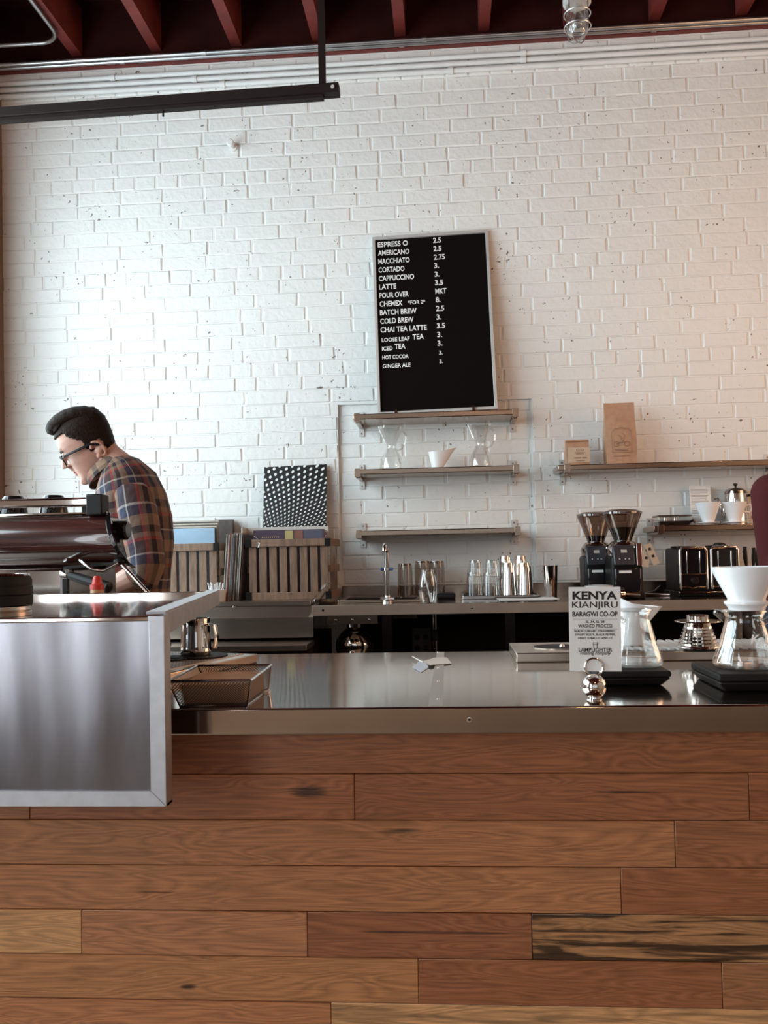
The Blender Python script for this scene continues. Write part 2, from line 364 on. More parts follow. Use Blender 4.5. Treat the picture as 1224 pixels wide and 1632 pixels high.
def thing(name, label, cat, loc=(0, 0, 0), rotz=0, group=None):
    o = bpy.data.objects.new(name, None); COL.objects.link(o); o.empty_display_size = .05
    o.location = loc; o.rotation_euler = (0, 0, rotz); WORLD[o] = Matrix.Translation(V(loc)) @ Matrix.Rotation(rotz, 4, 'Z')
    return tag(o, label, cat, group)
def tag(o, label, cat, group=None):
    o['label'] = label; o['category'] = cat
    if group: o['group'] = group
    return o
def struct(o): o['kind'] = 'structure'; return o
def single(name, mb, m, label, cat, loc, group=None, bevel=0, seg=2):     # one mesh that is the whole thing, its origin at its base
    mb.v = [p-V(loc) for p in mb.v]
    o = link(name, mb.mesh(name), m, None, bevel, None, seg); o.location = loc; WORLD[o] = Matrix.Translation(V(loc))
    return tag(o, label, cat, group)
def dup(root, loc, rotz=None, label=None, group=None):
    r = root.copy(); COL.objects.link(r); r.location = loc
    if rotz is not None: r.rotation_euler = (0, 0, rotz)
    if label: r['label'] = label
    if group: r['group'] = group
    for ch in list(root.children):
        c = ch.copy(); COL.objects.link(c); c.parent = r
        for g in list(ch.children):
            d = g.copy(); COL.objects.link(d); d.parent = c
    return r
def evaluate(o):
    dg = bpy.context.evaluated_depsgraph_get(); return bpy.data.meshes.new_from_object(o.evaluated_get(dg))
def remeshed(mb, voxel, smooth=4):
    o = bpy.data.objects.new('tmp', mb.mesh('tmp', False)); COL.objects.link(o)
    r = o.modifiers.new('r', 'REMESH'); r.mode = 'VOXEL'; r.voxel_size = voxel
    if smooth: s = o.modifiers.new('s', 'SMOOTH'); s.factor = .5; s.iterations = smooth
    me = evaluate(o); bpy.data.objects.remove(o); me.materials.clear(); me.shade_smooth(); return me
def text_mesh(body, size, ext=.0004, bold=0, align='LEFT', xscale=1, shear=0, spacing=1):
    cu = bpy.data.curves.new('t', 'FONT'); cu.body = body; cu.size = size; cu.extrude = ext; cu.offset = bold; cu.align_x = align
    cu.shear = shear; cu.space_character = spacing; cu.resolution_u = 3
    o = bpy.data.objects.new('t', cu); COL.objects.link(o); me = evaluate(o); bpy.data.objects.remove(o); me.materials.clear()
    me.transform(Matrix.Diagonal((xscale, 1, 1, 1)) @ Matrix.Identity(4)); return me
def text(name, body, size, m, parent, mtx, **k):     # mtx puts the writing plane (x right, y up) into the parent's space
    me = text_mesh(body, size, **k); me.transform(mtx); return link(name, me, m, parent)
UPRIGHT = Matrix.Rotation(R90, 4, 'X')               # writing that faces the room (-y)

# ================================================================== THE SETTING
XL, XR, YB = -2.19, 2.70, -8.0          # left wall, right wall, shop front behind the camera
WT = 3.562                              # top of the brickwork
JB, JT = 3.63, 3.87                     # joists: underside, deck
FLOORM = mat('concrete_floor', (.26, .18, .125), .5, noise=.2, nscale=3)
PLASTER = mat('side_wall_paint', (.36, .255, .18), .6)
TRIMW = mat('window_trim_wood', (.20, .12, .08), .5)
struct(MB().box(XL-.2, XR+.2, YB-.2, .2, -.1, 0).build('floor', FLOORM))

# brick wall with the walled-up opening set back
RX0, RX1, RZ = P(540, 760, 0).x, P(850, 760, 0).x, P(700, 640, 0).z
RD = .022
wb = MB()
wb.box(XL-.2, RX0, 0, .16, 0, WT+.34).box(RX1, XR+.2, 0, .16, 0, WT+.34).box(RX0, RX1, 0, .16, RZ, WT+.34).box(RX0, RX1, RD, .16, 0, RZ)
wall = struct(wb.build('wall_back', BRICK))
CH = .0677
def brick_mesh(L, H, rnd, d=.0036):
    l, h = L/2, H/2; j = lambda a: rnd.uniform(-a, a)
    pts = [(-l, -h), (-l*.3, -h), (l*.4, -h), (l, -h), (l, h), (l*.3, h), (-l*.4, h), (-l, h)]
    vs = [(x+j(.0012), 0, z+j(.0010)) for x, z in pts]
    vs += [((l-.0035-abs(j(.004)))*(x/l) if abs(x) > l*.9 else x, -d+j(.0014), (h-.0028-abs(j(.0016)))*(1 if z > 0 else -1)) for x, z in pts]
    vs.append((j(.02), -d-.0004+j(.0010), j(.008)))
    fs = [(i, (i+1) % 8, (i+1) % 8+8, i+8) for i in range(8)]+[(i+8, (i+1) % 8+8, 16) for i in range(8)]
    m = MB().add(vs, fs); m.f = [tuple(reversed(f)) for f in m.f]; return m
rb = random.Random(3)
VAR = {0: [brick_mesh(.205, .0635, rb) for _ in range(14)], 1: [brick_mesh(.098, .0635, rb) for _ in range(8)]}
VME = {}
def vmesh(k, i):
    if (k, i) not in VME:
        me = VAR[k][i].mesh('brick', True, False, 14); me.materials.append(BRICK); VME[k, i] = me
    return VME[k, i]
spots = []
nrow = 0; z = .78
while z+CH < WT+.001:
    zc = z+CH/2; head = (nrow % 7 == 4); x = XL+rb.uniform(-.10, 0)
    cuts = []
    while x < XR:
        L = (.108 if head or rb.random() < .09 else .215)*rb.uniform(.95, 1.05); cuts.append((x, x+L)); x += L
    for a, b in cuts:
        a = max(a, XL)
        segs = [(a, b)]
        if zc < RZ:
            segs = []
            if a < RX0: segs.append((a, min(b, RX0)))
            if b > RX1: segs.append((max(a, RX1), b))
        for p, q in segs:
            if q-p > .035: spots.append(((p+q)/2, 0, zc, q-p-.006))
    if zc < RZ-.02:
        x = RX0+(0 if nrow % 2 else -.10)+.012
        while x < RX1:
            p, q = max(x, RX0), min(x+.201, RX1)
            if q-p > .03: spots.append(((p+q)/2, RD, zc, q-p-.010))
            x += .201
    z += CH; nrow += 1
def vis(s):
    px, py = proj((s[0], s[1], s[2]))
    if not (-10 < px < 1234 and 50 < py < 925): return 0
    if 604 < px < 778 and 390 < py < 640: return 0
    d = (V(s[:3])-CAM).length; return s[3]/d**2
order = sorted(spots, key=vis, reverse=True)
rest = MB()
for i, (x, y, zc, L) in enumerate(order):
    k = 0 if L > .15 else 1; iv = rb.randrange(len(VAR[k])); sx = L/(.205 if k == 0 else .098)
    tilt = rb.uniform(-.008, .008)
    if i < 300:
        o = bpy.data.objects.new('brick', vmesh(k, iv)); COL.objects.link(o); o.parent = wall
        o.location = (x, y+rb.uniform(-.0012, .0014), zc+rb.uniform(-.0012, .0012)); o.scale = (sx, 1, 1); o.rotation_euler = (0, tilt, 0)
    else:
        m = VAR[k][iv]; M_ = Matrix.Translation((x, y+rb.uniform(-.0012, .0014), zc)) @ Matrix.Rotation(tilt, 4, 'Y') @ Matrix.Diagonal((sx, 1, 1, 1))
        rest.add([M_ @ p for p in m.v], m.f)
me = rest.mesh('brick_field', True, False, 14); o = link('brick_field', me, BRICK, wall); o['kind'] = 'stuff'

# side walls with the shop windows that light the room
wl = MB(); w0, w1, wz0, wz1 = -4.25, -.45, .95, 3.25; v0, v1, vz0, vz1 = -7.7, -5.5, .45, 2.85
wl.box(XL-.2, XL, YB, v0, 0, JT).box(XL-.2, XL, v1, w0, 0, JT).box(XL-.2, XL, v0, v1, 0, vz0).box(XL-.2, XL, v0, v1, vz1, JT).box(XL-.2, XL, w1, 0, 0, JT).box(XL-.2, XL, w0, w1, 0, wz0).box(XL-.2, XL, w0, w1, wz1, JT)
struct(wl.build('wall_left', mat('left_wall_paint', (.66, .67, .67), .6)))
r0, r1, rz0, rz1 = -2.7, -.8, 1.05, 2.65                 # opening added in the unseen wall for the warm fill light
struct(MB().box(XR, XR+.2, YB, r0, 0, JT).box(XR, XR+.2, r1, 0, 0, JT).box(XR, XR+.2, r0, r1, 0, rz0).box(XR, XR+.2, r0, r1, rz1, JT).build('wall_right', PLASTER))
tw_ = MB()
for y in (r0, r1): tw_.box(XR-.01, XR+.05, y-.04, y+.04, rz0-.04, rz1+.04)
for zz in (rz0, rz1): tw_.box(XR-.01, XR+.05, r0, r1, zz-.04, zz+.04)
struct(tw_.build('trim_2', TRIMW))  # frame of the added opening
f0, f1 = -1.7, 1.9
wf = MB(); wf.box(XL-.2, f0, YB-.2, YB, 0, JT).box(f1, XR+.2, YB-.2, YB, 0, JT).box(f0, f1, YB-.2, YB, 0, .85).box(f0, f1, YB-.2, YB, 2.95, JT)
struct(wf.build('wall_front', PLASTER))
wn = MB()
for y in (w0, w0*.75+w1*.25, (w0+w1)/2, w0*.25+w1*.75, w1): wn.box(XL-.08, XL-.02, y-.03, y+.03, wz0, wz1)
for zz in (wz0+.03, 2.35, wz1-.03): wn.box(XL-.08, XL-.02, w0, w1, zz-.03, zz+.03)
struct(wn.build('window_1', TRIMW))
wn = MB()
for y in (v0, v0+.55, v0+1.1, v0+1.65, v1): wn.box(XL-.08, XL-.02, y-.04, y+.04, vz0, vz1)
for zz in (vz0+.04, 2.3, vz1-.04): wn.box(XL-.08, XL-.02, v0, v1, zz-.04, zz+.04)
struct(wn.build('window_3', TRIMW))
wn = MB()
for x in (f0, f0+1.2, f0+2.4, f1): wn.box(x-.035, x+.035, YB-.08, YB-.02, .85, 2.95)
for zz in (.88, 2.3, 2.92): wn.box(f0, f1, YB-.08, YB-.02, zz-.03, zz+.03)
struct(wn.build('window_2', TRIMW))
# upright casing in the corner beside the left window
cx = P(1.2, 500, -.03).x
struct(MB().box(XL, cx, -.06, 0, .9, JB-.12).build('trim_1', TRIMW, bevel=.004))

# ceiling: red deck on red joists, the deck's shade put into its colour
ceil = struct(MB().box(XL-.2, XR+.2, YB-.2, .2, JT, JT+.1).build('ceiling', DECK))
jx0 = -.975-.402*3; jm = None
for i in range(12):
    x = jx0+.402*i
    if x < XL+.03 or x > XR-.03: continue
    if jm is None:
        jm = MB().box(-.026, .026, 0, -YB-.002, 0, JT-JB).mesh('joist'); jm.materials.append(REDPAINT)
    o = bpy.data.objects.new('joist', jm); COL.objects.link(o); o.parent = ceil; o.location = (x, YB, JB)
MB().box(XL, XR, -.030, -.0005, WT, WT+.034).build('ledger_board', REDPAINT, ceil)
MB().box(XL, XR, -.010, -.0005, WT+.034, JT).build('dark_gap_strip', DECK, ceil)  # dark strip put in as the shade of the gap above the ledger

# ================================================================== PIPES UNDER THE CEILING
def conduit(name, pts, r, m, label, group, clips=()):
    t = thing(name, label, 'pipe', pts[0], 0, group)
    MB().tube(pts, r, 10).build('pipe', m, t)
    for c in clips:
        MB().tube([V(c)-V((.012, 0, 0)), V(c)+V((.012, 0, 0))], r*1.35, 10).build('clip', m, t)
    return t
def run(x0, x1, y, z): return [(x0, y, z), (x1, y, z)]
yc, zc = -.055, P(612, 72.5, -.055).z
def clips(y, z, pxs): return [(X_(p, y, z), y, z) for p in pxs]
conduit('metal_conduit', run(XL+.01, XR-.01, yc, zc), .010, CONDUIT, 'shiny metal conduit under the red joists, the one nearer the bricks', None, clips(yc, zc, (195, 640, 1042)))
yb_ = -.085
zc2 = P(612, 66.5, yb_).z
conduit('metal_conduit', run(XL+.01, XR-.01, yb_, zc2), .010, CONDUIT, 'shiny metal conduit under the red joists, the one farther from the bricks', None, clips(yb_, zc2, (325, 676)))
# the bent one follows the first joist, then turns along the wall to the left
yj = -.13; bx = X_(113, yj, JB-.01)
zj = JB-.0150; pts = [(bx-.03, -3.2, zj), (bx-.03, -.55, zj)]
for k in range(9):
    a = k/8*R90; pts.append((bx-.03-.10*(1-math.cos(a)), -.35+.10*math.sin(a)+.09, zj))
pts.append((XL+.01, -.16, zj))
conduit('bent_conduit', pts, .010, CONDUIT, 'metal conduit that runs along a joist and bends towards the corner', None, [(bx-.03, -1.0, zj), (bx-.03, -.62, zj)])
ztops = [P(612, p, -.02).z for p in (98, 108.5, 119)]
for zt, lb, cl in zip(ztops, ('uppermost of the white painted pipes along the top of the brick wall', 'middle one of the white painted pipes along the top of the brick wall', 'lowest of the white painted pipes along the top of the brick wall'),
                      ((180, 834), (310, 834), (355, 718))):
    conduit('painted_pipe', run(XL+.002, XR-.002, -.0195, zt), .0125, WHITEPIPE, lb, 'white pipes under the ceiling', clips(-.0195, zt, cl))

# hanging rail
zr = 2.84
a, b = G(0, 188, zr), G(541, 148.5, zr); d = (b-a).normalized(); a = a-d*.5
rl = thing('hanging_rail', 'dark steel rail hung from the ceiling on a flat post', 'rail', a)
n_ = V((-d.y, d.x, 0)); up = V((0, 0, 1)); e = b-d*.06
MB().bar(a+up*.012, b+up*.012, .05, .036).build('channel', RAIL, rl, .002)
MB().bar(a-up*.012, e-up*.012, .030, .014).build('lower_lip', RAIL, rl)
pt = V(P(514, 140, e.y)); px_ = pt.x
MB().box(px_-.013, px_+.013, e.y-.006, e.y+.006, zr+.028, JT).build('post', RAIL, rl)
MB().lathe([(0, 0), (.007, 0), (.007, .003), (0, .003)], b-d*.022+V((0, -.0265, .012)), 12, (0, -1, 0)).build('bolt', ALU, rl)
MB().lathe([(.004, 0), (.004, .02), (0, .02)], a+d*1.15+V((0, 0, -.039)), 8).build('bolt', RAIL, rl)

# caged jar lamp
def jar_lamp(loc, label, lit=0):
    t = thing('cage_lamp', label, 'lamp', loc)
    z0 = loc[2]
    MB().lathe([(0, .215), (.045, .215), (.045, .16), (.050, .155), (.050, .135), (.042, .130), (0, .130)], loc, 24).build('socket', ALU, t)
    MB().lathe([(.040, .132), (.041, .06), (.036, .03), (.022, .010), (0, .003)], loc, 24).build('glass_jar', GLASS, t)
    MB().lathe([(.012, .13), (.013, .105), (.026, .075), (.027, .06), (.018, .042), (0, .034)], loc, 20).build('bulb', mat('lit_bulb', (.9, .8, .6), .3, emit=(1, .72, .42, 30)) if lit else GLASS, t)
    L_ = V(loc)
    for k in range(4):
        an = math.pi/4+k*R90; dx, dy = math.cos(an), math.sin(an)
        MB().tube([L_+V((dx*r, dy*r, h)) for r, h in ((.046, .135), (.047, .05), (.040, .018), (.020, -.002), (0, -.006))], .0022, 6).build('cage_wire', CONDUIT, t)
    for h in (.095, .048):
        MB().tube([L_+V((.047*math.cos(q*math.pi/12), .047*math.sin(q*math.pi/12), h)) for q in range(25)], .0022, 6).build('cage_ring', CONDUIT, t)
    MB().tube([L_+V((0, 0, .21)), L_+V((0, 0, JT-z0))], .011, 10).build('stem', CONDUIT, t)
    if lit:
        l = bpy.data.lights.new('bulb_light', 'POINT'); l.energy = lit; l.color = (1, .52, .24); l.shadow_soft_size = .05
        o = bpy.data.objects.new('bulb_light', l); COL.objects.link(o); o.location = (loc[0], loc[1], loc[2]-.06)
    return t
lp = P(921, 65, -1.05); jar_lamp(tuple(lp), 'glass jar lamp in a wire cage hanging below the joists')
for (x, y), s in {(1.75, -1.7): 'added over the work aisle as warm fill', (2.0, -3.4): 'over the right end of the counter', (.4, -5.4): 'over the middle of the room', (1.9, -6.0): 'near the shop window'}.items():  # unseen lit copies of the lamp; the aisle one is added as warm fill
    jar_lamp((x, y, 2.6 if y > -2 else 3.05), 'lit glass jar lamp in a wire cage '+s, 11 if y > -2 else 8)

# pipe stub high on the wall
kp = P(369, 231, -.03)
kb = thing('pipe_stub', 'white painted capped pipe stub sticking out of the bricks', 'pipe', (kp.x, 0, kp.z))
MB().tube([(kp.x, 0, kp.z), (kp.x, -.05, kp.z)], .011, 12).build('stub', WHITEPIPE, kb)
MB().lathe([(0, 0), (.018, 0), (.018, .016), (.013, .022), (0, .022)], (kp.x, -.04, kp.z), 14, (0, -1, 0)).build('cap', WHITEPIPE, kb)
MB().lathe([(0, 0), (.022, 0), (.022, .008), (0, .008)], (kp.x, -.004, kp.z), 14, (0, -1, 0)).build('collar', WHITEPIPE, kb)

# ================================================================== COUNTERS
CT = .93; CF, CB = -3.10, -2.48         # front counter: top, front, back
xl, xr = -1.25, 1.75
fc = thing('service_counter', 'stainless steel service counter clad with oak planks', 'counter', (0, CF, 0))
MB().box(xl, xr, CF, CB, CT-.034, CT).build('steel_top', TOPSTEEL, fc, .0025)
MB().box(xl+.02, xr-.02, CF+.046, CB+.03, .09, CT-.034).build('carcass', DARKVOID, fc)
MB().box(xl+.02, xr-.02, CF+.08, CB-.05, 0, .09).build('plinth', DARKVOID, fc)
sx_ = P(748, 1147, CF).x; sz_ = P(748, 1147, CF).z
MB().lathe([(0, 0), (.0042, 0), (.0036, .0014), (0, .0018)], (sx_, CF, sz_), 14, (0, -1, 0)).build('screw', CHROME, fc)
MB().lathe([(0, 0), (.0016, 0), (0, .0004)], (sx_, CF-.0017, sz_), 8, (0, -1, 0)).build('screw_slot', BLACK, fc)
# seam strip across the top
sL, sR = G(683, 1122, CT).x, G(706, 1122, CT).x
MB().hexa([(sL, CF+.004, CT), (sR, CF+.004, CT), (sR, CB-.012, CT), (sL+.004, CB-.012, CT), (sL, CF+.004, CT+.0012), (sR, CF+.004, CT+.0012), (sR, CB-.012, CT+.0012), (sL+.004, CB-.012, CT+.0012)]).build('seam_strip', mat('dull_strip', (.46, .42, .38), .45, .35), fc)
for py in (1041, 1066, 1087, 1116):
    q = G(698, py, CT); MB().lathe([(.0022, 0), (.0018, .0016), (0, .002)], (q.x, q.y, CT+.001), 10).build('rivet', CHROME, fc)
# oak planks
PF = CF+.028
rows = [1167-10, 1233, 1307, 1380.5, 1454, 1527, 1599.5, 1672, 1744, 1816, 1888, 1960, 2032]
zrow = [P(612, y, PF).z for y in rows]; zrow[0] = CT-.035
joints = {1: [47, 565, 1194], 2: [1076], 3: [990], 4: [130, 490, 848], 5: [667, 1151], 6: [528], 0: [], 7: [300, 900], 8: [700], 9: [150, 1000], 10: [450], 11: [800], 12: []}
tint = {(0, 0): (.23, .105, .055), (1, 0): (.30, .15, .08), (1, 1): (.27, .125, .066), (1, 2): (.24, .11, .06), (1, 3): (.23, .10, .055), (2, 0): (.33, .175, .095), (2, 1): (.25, .12, .066),
        (3, 0): (.345, .185, .10), (3, 1): (.25, .115, .062), (4, 0): (.46, .30, .17), (4, 1): (.35, .19, .11), (4, 2): (.25, .115, .065), (4, 3): (.33, .20, .11),
        (5, 0): (.36, .20, .105), (5, 1): (.26, .12, .065), (5, 2): (.28, .15, .085), (6, 0): (.37, .19, .105), (6, 1): (.50, .33, .19)}
knots = {(1, 1): (492, 1261, .026, .010), (2, 0): (640, 1324, .030, .0035), (4, 2): (700, 1486, .10, .0025), (5, 0): (300, 1573, .012, .004), (1, 2): (1010, 1262, .05, .002), (3, 0): (250, 1422, .03, .0012)}
for i in range(len(rows)-1):
    xs = [xl+.02]+[X_(p, PF, (zrow[i]+zrow[i+1])/2) for p in joints[i]]+[xr-.02]
    for k in range(len(xs)-1):
        x0, x1, z1, z0 = xs[k], xs[k+1], zrow[i], zrow[i+1]; c = V(((x0+x1)/2, PF, (z0+z1)/2))
        jy = random.uniform(-.0006, .0006)
        mb = MB().box(x0-c.x+.0003, x1-c.x-.0003, jy, .0165, z0-c.z+.0004, z1-c.z-.0004)
        o = link('plank', mb.mesh('plank'), OAK, fc, .0008, None, 1); o.location = WORLD[fc].inverted() @ c
        col = tint.get((i, k), (.32, .17, .09)); o.color = (*col, 1)
        kx, ky, kw, kh = knots.get((i, k), (-9000, 0, .01, .01))
        if kx > 0: q = P(kx, ky, PF)-c; o['knot_x'], o['knot_z'] = q.x, q.z
        else: o['knot_x'], o['knot_z'] = 50.0, 50.0
        o['knot_w'], o['knot_h'] = kw, kh
        o['spalt'] = {(4, 3): 1.0, (6, 1): .45}.get((i, k), 0.0)

# back counter against the brick wall
BT, BF = .922, -.65
b0, b1 = X_(497, BF, BT), XR-.01
bc = thing('back_counter', 'long steel worktop along the brick wall', 'counter', ((b0+b1)/2, BF, 0))
skx0, skx1 = X_(549, -.35, BT), X_(668, -.35, BT); sy0, sy1 = -.50, -.14   # sink cut-out
tp = MB(); tp.box(b0, skx0, BF, -.03, BT-.040, BT).box(skx1, b1, BF, -.03, BT-.040, BT).box(skx0, skx1, BF, sy0, BT-.040, BT).box(skx0, skx1, sy1, -.03, BT-.040, BT)
tp.build('worktop', TOPSTEEL, bc)
MB().box(b0, b1, BF-.003, BF, BT-.042, BT-.001).build('edge_strip', mat('satin_edge', (.40, .31, .25), .5, .6, noise=.1, nscale=10), bc, .001)
xs_ = X_(545, -.03, BT)
single('splash_strip', MB().box(xs_, b1, -.0295, -.0075, BT-.04, BT+.055), SHELFSTEEL, 'steel splash strip standing against the bricks behind the worktop', 'splash', ((xs_+b1)/2, -.02, BT-.04), None, .003)
MB().box(b0+.15, b1, -.06, -.03, 0, BT-.04).build('rear_panel', DARKVOID, bc)
for x in (b0+.30, 0.25, 1.15, 2.2): MB().box(x-.02, x+.02, BF+.06, BF+.10, 0, BT-.04).build('leg', DCHROME, bc)
MB().box(b0+.15, b1, BF+.05, -.06, .30, .33).build('lower_shelf', DARKVOID, bc)
for px, py in ((515, 973), (752, 971), (1190, 958)):
    q = P(px, py, BF); MB().lathe([(0, 0), (.005, 0), (.004, .002), (0, .0025)], (q.x, BF-.003, BT-.02), 12, (0, -1, 0)).build('screw', BLACK if px < 600 else DCHROME, bc)
x0, x1 = X_(522, BF+.01, .87), X_(602, BF+.01, .87)
pl = MB().box(x0, x1, BF+.004, BF+.010, BT-.078, BT-.0405).build('mounting_plate', SHELFSTEEL, bc)
for k in range(3):
    MB().lathe([(0, 0), (.006, 0), (.004, .003), (0, .004)], (x0+(k+.5)*(x1-x0)/3, BF+.004, BT-.062), 12, (0, -1, 0)).build('screw', DCHROME, pl)
# sink basin: rim and bowl
sk = MB(); z0 = BT-.065
sk.box(skx0, skx0+.004, sy0, sy1, z0, BT).box(skx1-.004, skx1, sy0, sy1, z0, BT).box(skx0, skx1, sy0, sy0+.004, z0, BT).box(skx0, skx1, sy1-.004, sy1, z0, BT).box(skx0, skx1, sy0, sy1, z0-.004, z0)
sink = thing('sink', 'small steel sink let into the worktop below the empty shelf', 'sink', ((skx0+skx1)/2, (sy0+sy1)/2, BT-.069))
sk.build('sink_bowl', DCHROME, sink)
rim = MB()
for a, b in (((skx0, sy0), (skx1, sy0)), ((skx1, sy0), (skx1, sy1)), ((skx1, sy1), (skx0, sy1)), ((skx0, sy1), (skx0, sy0))):
    rim.bar((a[0], a[1], BT+.006), (b[0], b[1], BT+.006), .022, .012)
rim.build('sink_rim', SHELFSTEEL, sink, .002)

# ================================================================== SHELVES ON THE WALL
def shelf(label, pl, pr, pyl, Yf, brs, Yw=0.0, thick=.026, xr=None, name='wall_shelf', plate=(.042, .050)):
    top = P(pl, pyl, Yf).z; x0 = X_(pl, Yf, top); x1 = xr if xr else X_(pr, Yf, top)
    t = thing(name, label, 'shelf', ((x0+x1)/2, Yw, top-thick))
    MB().box(x0, x1, Yf, Yw-.012, top-thick, top).build('board', SHELFSTEEL, t, .004)
    for bp in brs:
        x = X_(bp, Yw, top)
        MB().box(x-.014, x+.014, Yw-.010, Yw-.0055, top-.026-plate[1], top+plate[0]).build('bracket_plate', ALU, t, .001)
        MB().box(x-.011, x+.011, Yf+.03, Yw-.0055, top-thick-.012, top-thick-.0005).build('bracket_arm', SHELFSTEEL, t, .002)
        MB().box(x-.0135, x+.0135, Yf-.003, Yf+.012, top-thick-.010, top+.003).build('bracket_clip', SHELFSTEEL, t, .001)
        for zz in (top+plate[0]-.014, top-.026-plate[1]+.014):
            MB().lathe([(0, 0), (.005, 0), (.003, .0025), (0, .003)], (x, Yw-.010, zz), 10, (0, -1, 0)).build('screw', DCHROME, t)
    return t, x0, x1, top
SF = -.20
s1, _, _, S1 = shelf('short steel wall shelf that carries the menu board', 562, 822, 660, SF, (576, 816), RD)
s2, _, _, S2 = shelf('short steel wall shelf that carries two glass coffee makers', 564, 827, 748, SF, (577, 817), RD)
s3, _, _, S3 = shelf('short empty steel wall shelf above the glasses and the tap', 568, 828, 846, SF, (579, 819), RD)
s4, _, _, S4 = shelf('long steel wall shelf that carries two kraft coffee bags', 889, 1300, 741, SF, (895, 1222), 0, xr=1.95)
s5, _, _, S5 = shelf('steel wall shelf that carries white drippers and a kettle', 1042, 1300, 838, -.235, (1034, 1290), 0, xr=1.95)

# ================================================================== MENU BOARD
bl, br = P(602, 655, -.135), P(793, 649, -.135)
BWd = (br-bl).length; BHt = (P(591, 378, -.05)-P(602, 655, -.135)).length*1.042
ang = math.atan2(br.z-bl.z, br.x-bl.x)
mbz = S1
mt = thing('menu_board', 'black letter board in an aluminium frame with a drinks price list', 'menu board', ((bl.x+br.x)/2, -.135, mbz))
WORLD[mt] = Matrix.Translation(((bl.x+br.x)/2, -.135, mbz+.004)) @ Matrix.Rotation(-.022, 4, 'Y') @ Matrix.Rotation(math.radians(-8), 4, 'X')
mt.matrix_world = WORLD[mt]
h2 = BWd/2; fr = .014
MB().box(-h2+fr, h2-fr, -.004, .006, fr, BHt-fr).build('felt_panel', FELT, mt, local=True)
fm = MB()
for (a, b) in (((-h2, 0), (h2, 0)), ((h2, 0), (h2, BHt)), ((h2, BHt), (-h2, BHt)), ((-h2, BHt), (-h2, 0))): pass
def mitre(mb, x0, x1, z0, z1, wd, y0, y1):
    o_ = [(x0, z0), (x1, z0), (x1, z1), (x0, z1)]; i_ = [(x0+wd, z0+wd), (x1-wd, z0+wd), (x1-wd, z1-wd), (x0+wd, z1-wd)]
    out = []
    for k in range(4):
        l = (k+1) % 4; q = [o_[k], o_[l], i_[l], i_[k]]
        out.append(MB().hexa([(x, y0, z) for x, z in q]+[(x, y1, z) for x, z in q]))
    return out
for m in mitre(None, -h2, h2, 0, BHt, fr, -.014, .010): m.build('frame_bar', ALU, mt, .0012, local=True)
for fx in (.155, .80):
    MB().box(-h2+fx*2*h2-.006, -h2+fx*2*h2+.006, -.022, -.0145, -.006, .018).build('clip', SHELFSTEEL, mt, local=True)
menu = [('ESPRESS O', '2.5'), ('AMERICANO', '2.5'), ('MACCHIATO', '2.75'), ('CORTADO', '3.'), ('CAPPUCCINO', '3.'), ('LATTE', '3.5'), ('POUR OVER', 'MKT'), ('CHEMEX', '8.'),
        ('BATCH BREW', '2.5'), ('COLD BREW', '3.'), ('CHAI TEA LATTE', '3.5'), ('LOOSE LEAF', '3.'), ('ICED', '3.'), ('HOT COCOA', '3.'), ('GINGER ALE', '3.')]
# column positions as shares of the felt, widths in felt shares measured on the lettering
W_ = [.275, .285, .285, .235, .32, .155, .265, .205, .33, .30, .415, .25, .095, .235, .25]
def mtext(s, x, z, size, wid, nm='letters'):
    me = text_mesh(s, size, ext=.0008, bold=size*.018); xs = [v.co.x for v in me.vertices]; wd = max(xs)-min(xs)
    me.transform(Matrix.Translation((x, -.0045, z)) @ UPRIGHT @ Matrix.Diagonal((wid/wd, 1, 1, 1)) @ Matrix.Translation((-min(xs), 0, 0)))
    return link(nm, me, LETTER, mt)
FW = 2*h2-2*fr; x0 = -h2+fr+.012; ztop = BHt-fr-.036; dz = (BHt-2*fr)*.0502
for i, (a, b) in enumerate(menu):
    z = ztop-i*dz; small = i in (11, 12, 13, 14); sz = .027 if small else .036
    zz = z-.004 if small else z
    mtext(a, x0+(.004 if small else 0), zz, sz, W_[i]*FW)
    if i == 7: mtext('*FOR 2*', x0+.255*FW, z+.002, .026, .155*FW)
    if i == 11: mtext('TEA', x0+.285*FW, z, .036, .10*FW)
    if i == 12: mtext('TEA', x0+.122*FW, z, .036, .095*FW)
    s_ = .026 if i > 12 else .036
    wdt = {'2.5': .072, '2.75': .10, '3.': .043, '3.5': .074, 'MKT': .10, '8.': .043}[b]*FW*(.72 if i > 12 else 1)
    mtext(b, x0+(.505 if i < 13 else .515)*FW, z+.004, s_, wdt, 'price')

# ================================================================== THINGS ON THE SHELVES
def scale_prof(p, s): return [(r*s, z*s) for r, z in p]
def chemex(px, pyt, label):
    x = X_(px, -.10, S2+.1); h = P(px, pyt, -.10).z-S2
    t = thing('glass_coffee_maker', label, 'coffee maker', (x, -.10, S2), 0, 'glass coffee makers on the shelf'); c = (x, -.10, S2)
    k = h/.235
    prof = [(0, .002), (.060, .002), (.066, .010), (.064, .03), (.050, .075), (.030, .112), (.024, .125), (.026, .135), (.040, .17), (.058, .21), (.065, .235)]
    MB().lathe(scale_prof(prof, k), c, 36).build('flask', GLASS, t)
    MB().tube([V(c)+V((.066*k*math.cos(a), .066*k*math.sin(a), .235*k)) for a in [q*math.pi/16 for q in range(33)]], .0022, 6).build('rim', GLASS, t)
    MB().tube([V(c)+V((dx*k, 0, dz*k)) for dx, dz in ((.058, .21), (.078, .19), (.076, .15), (.055, .115), (.032, .105))], .005*k, 8).build('handle', GLASS, t)
    MB().tube([V(c)+V((-dx*k, -.01, dz*k)) for dx, dz in ((.066, .235), (.050, .19), (.038, .16))], .004*k, 8).build('spout_groove', GLASS, t)
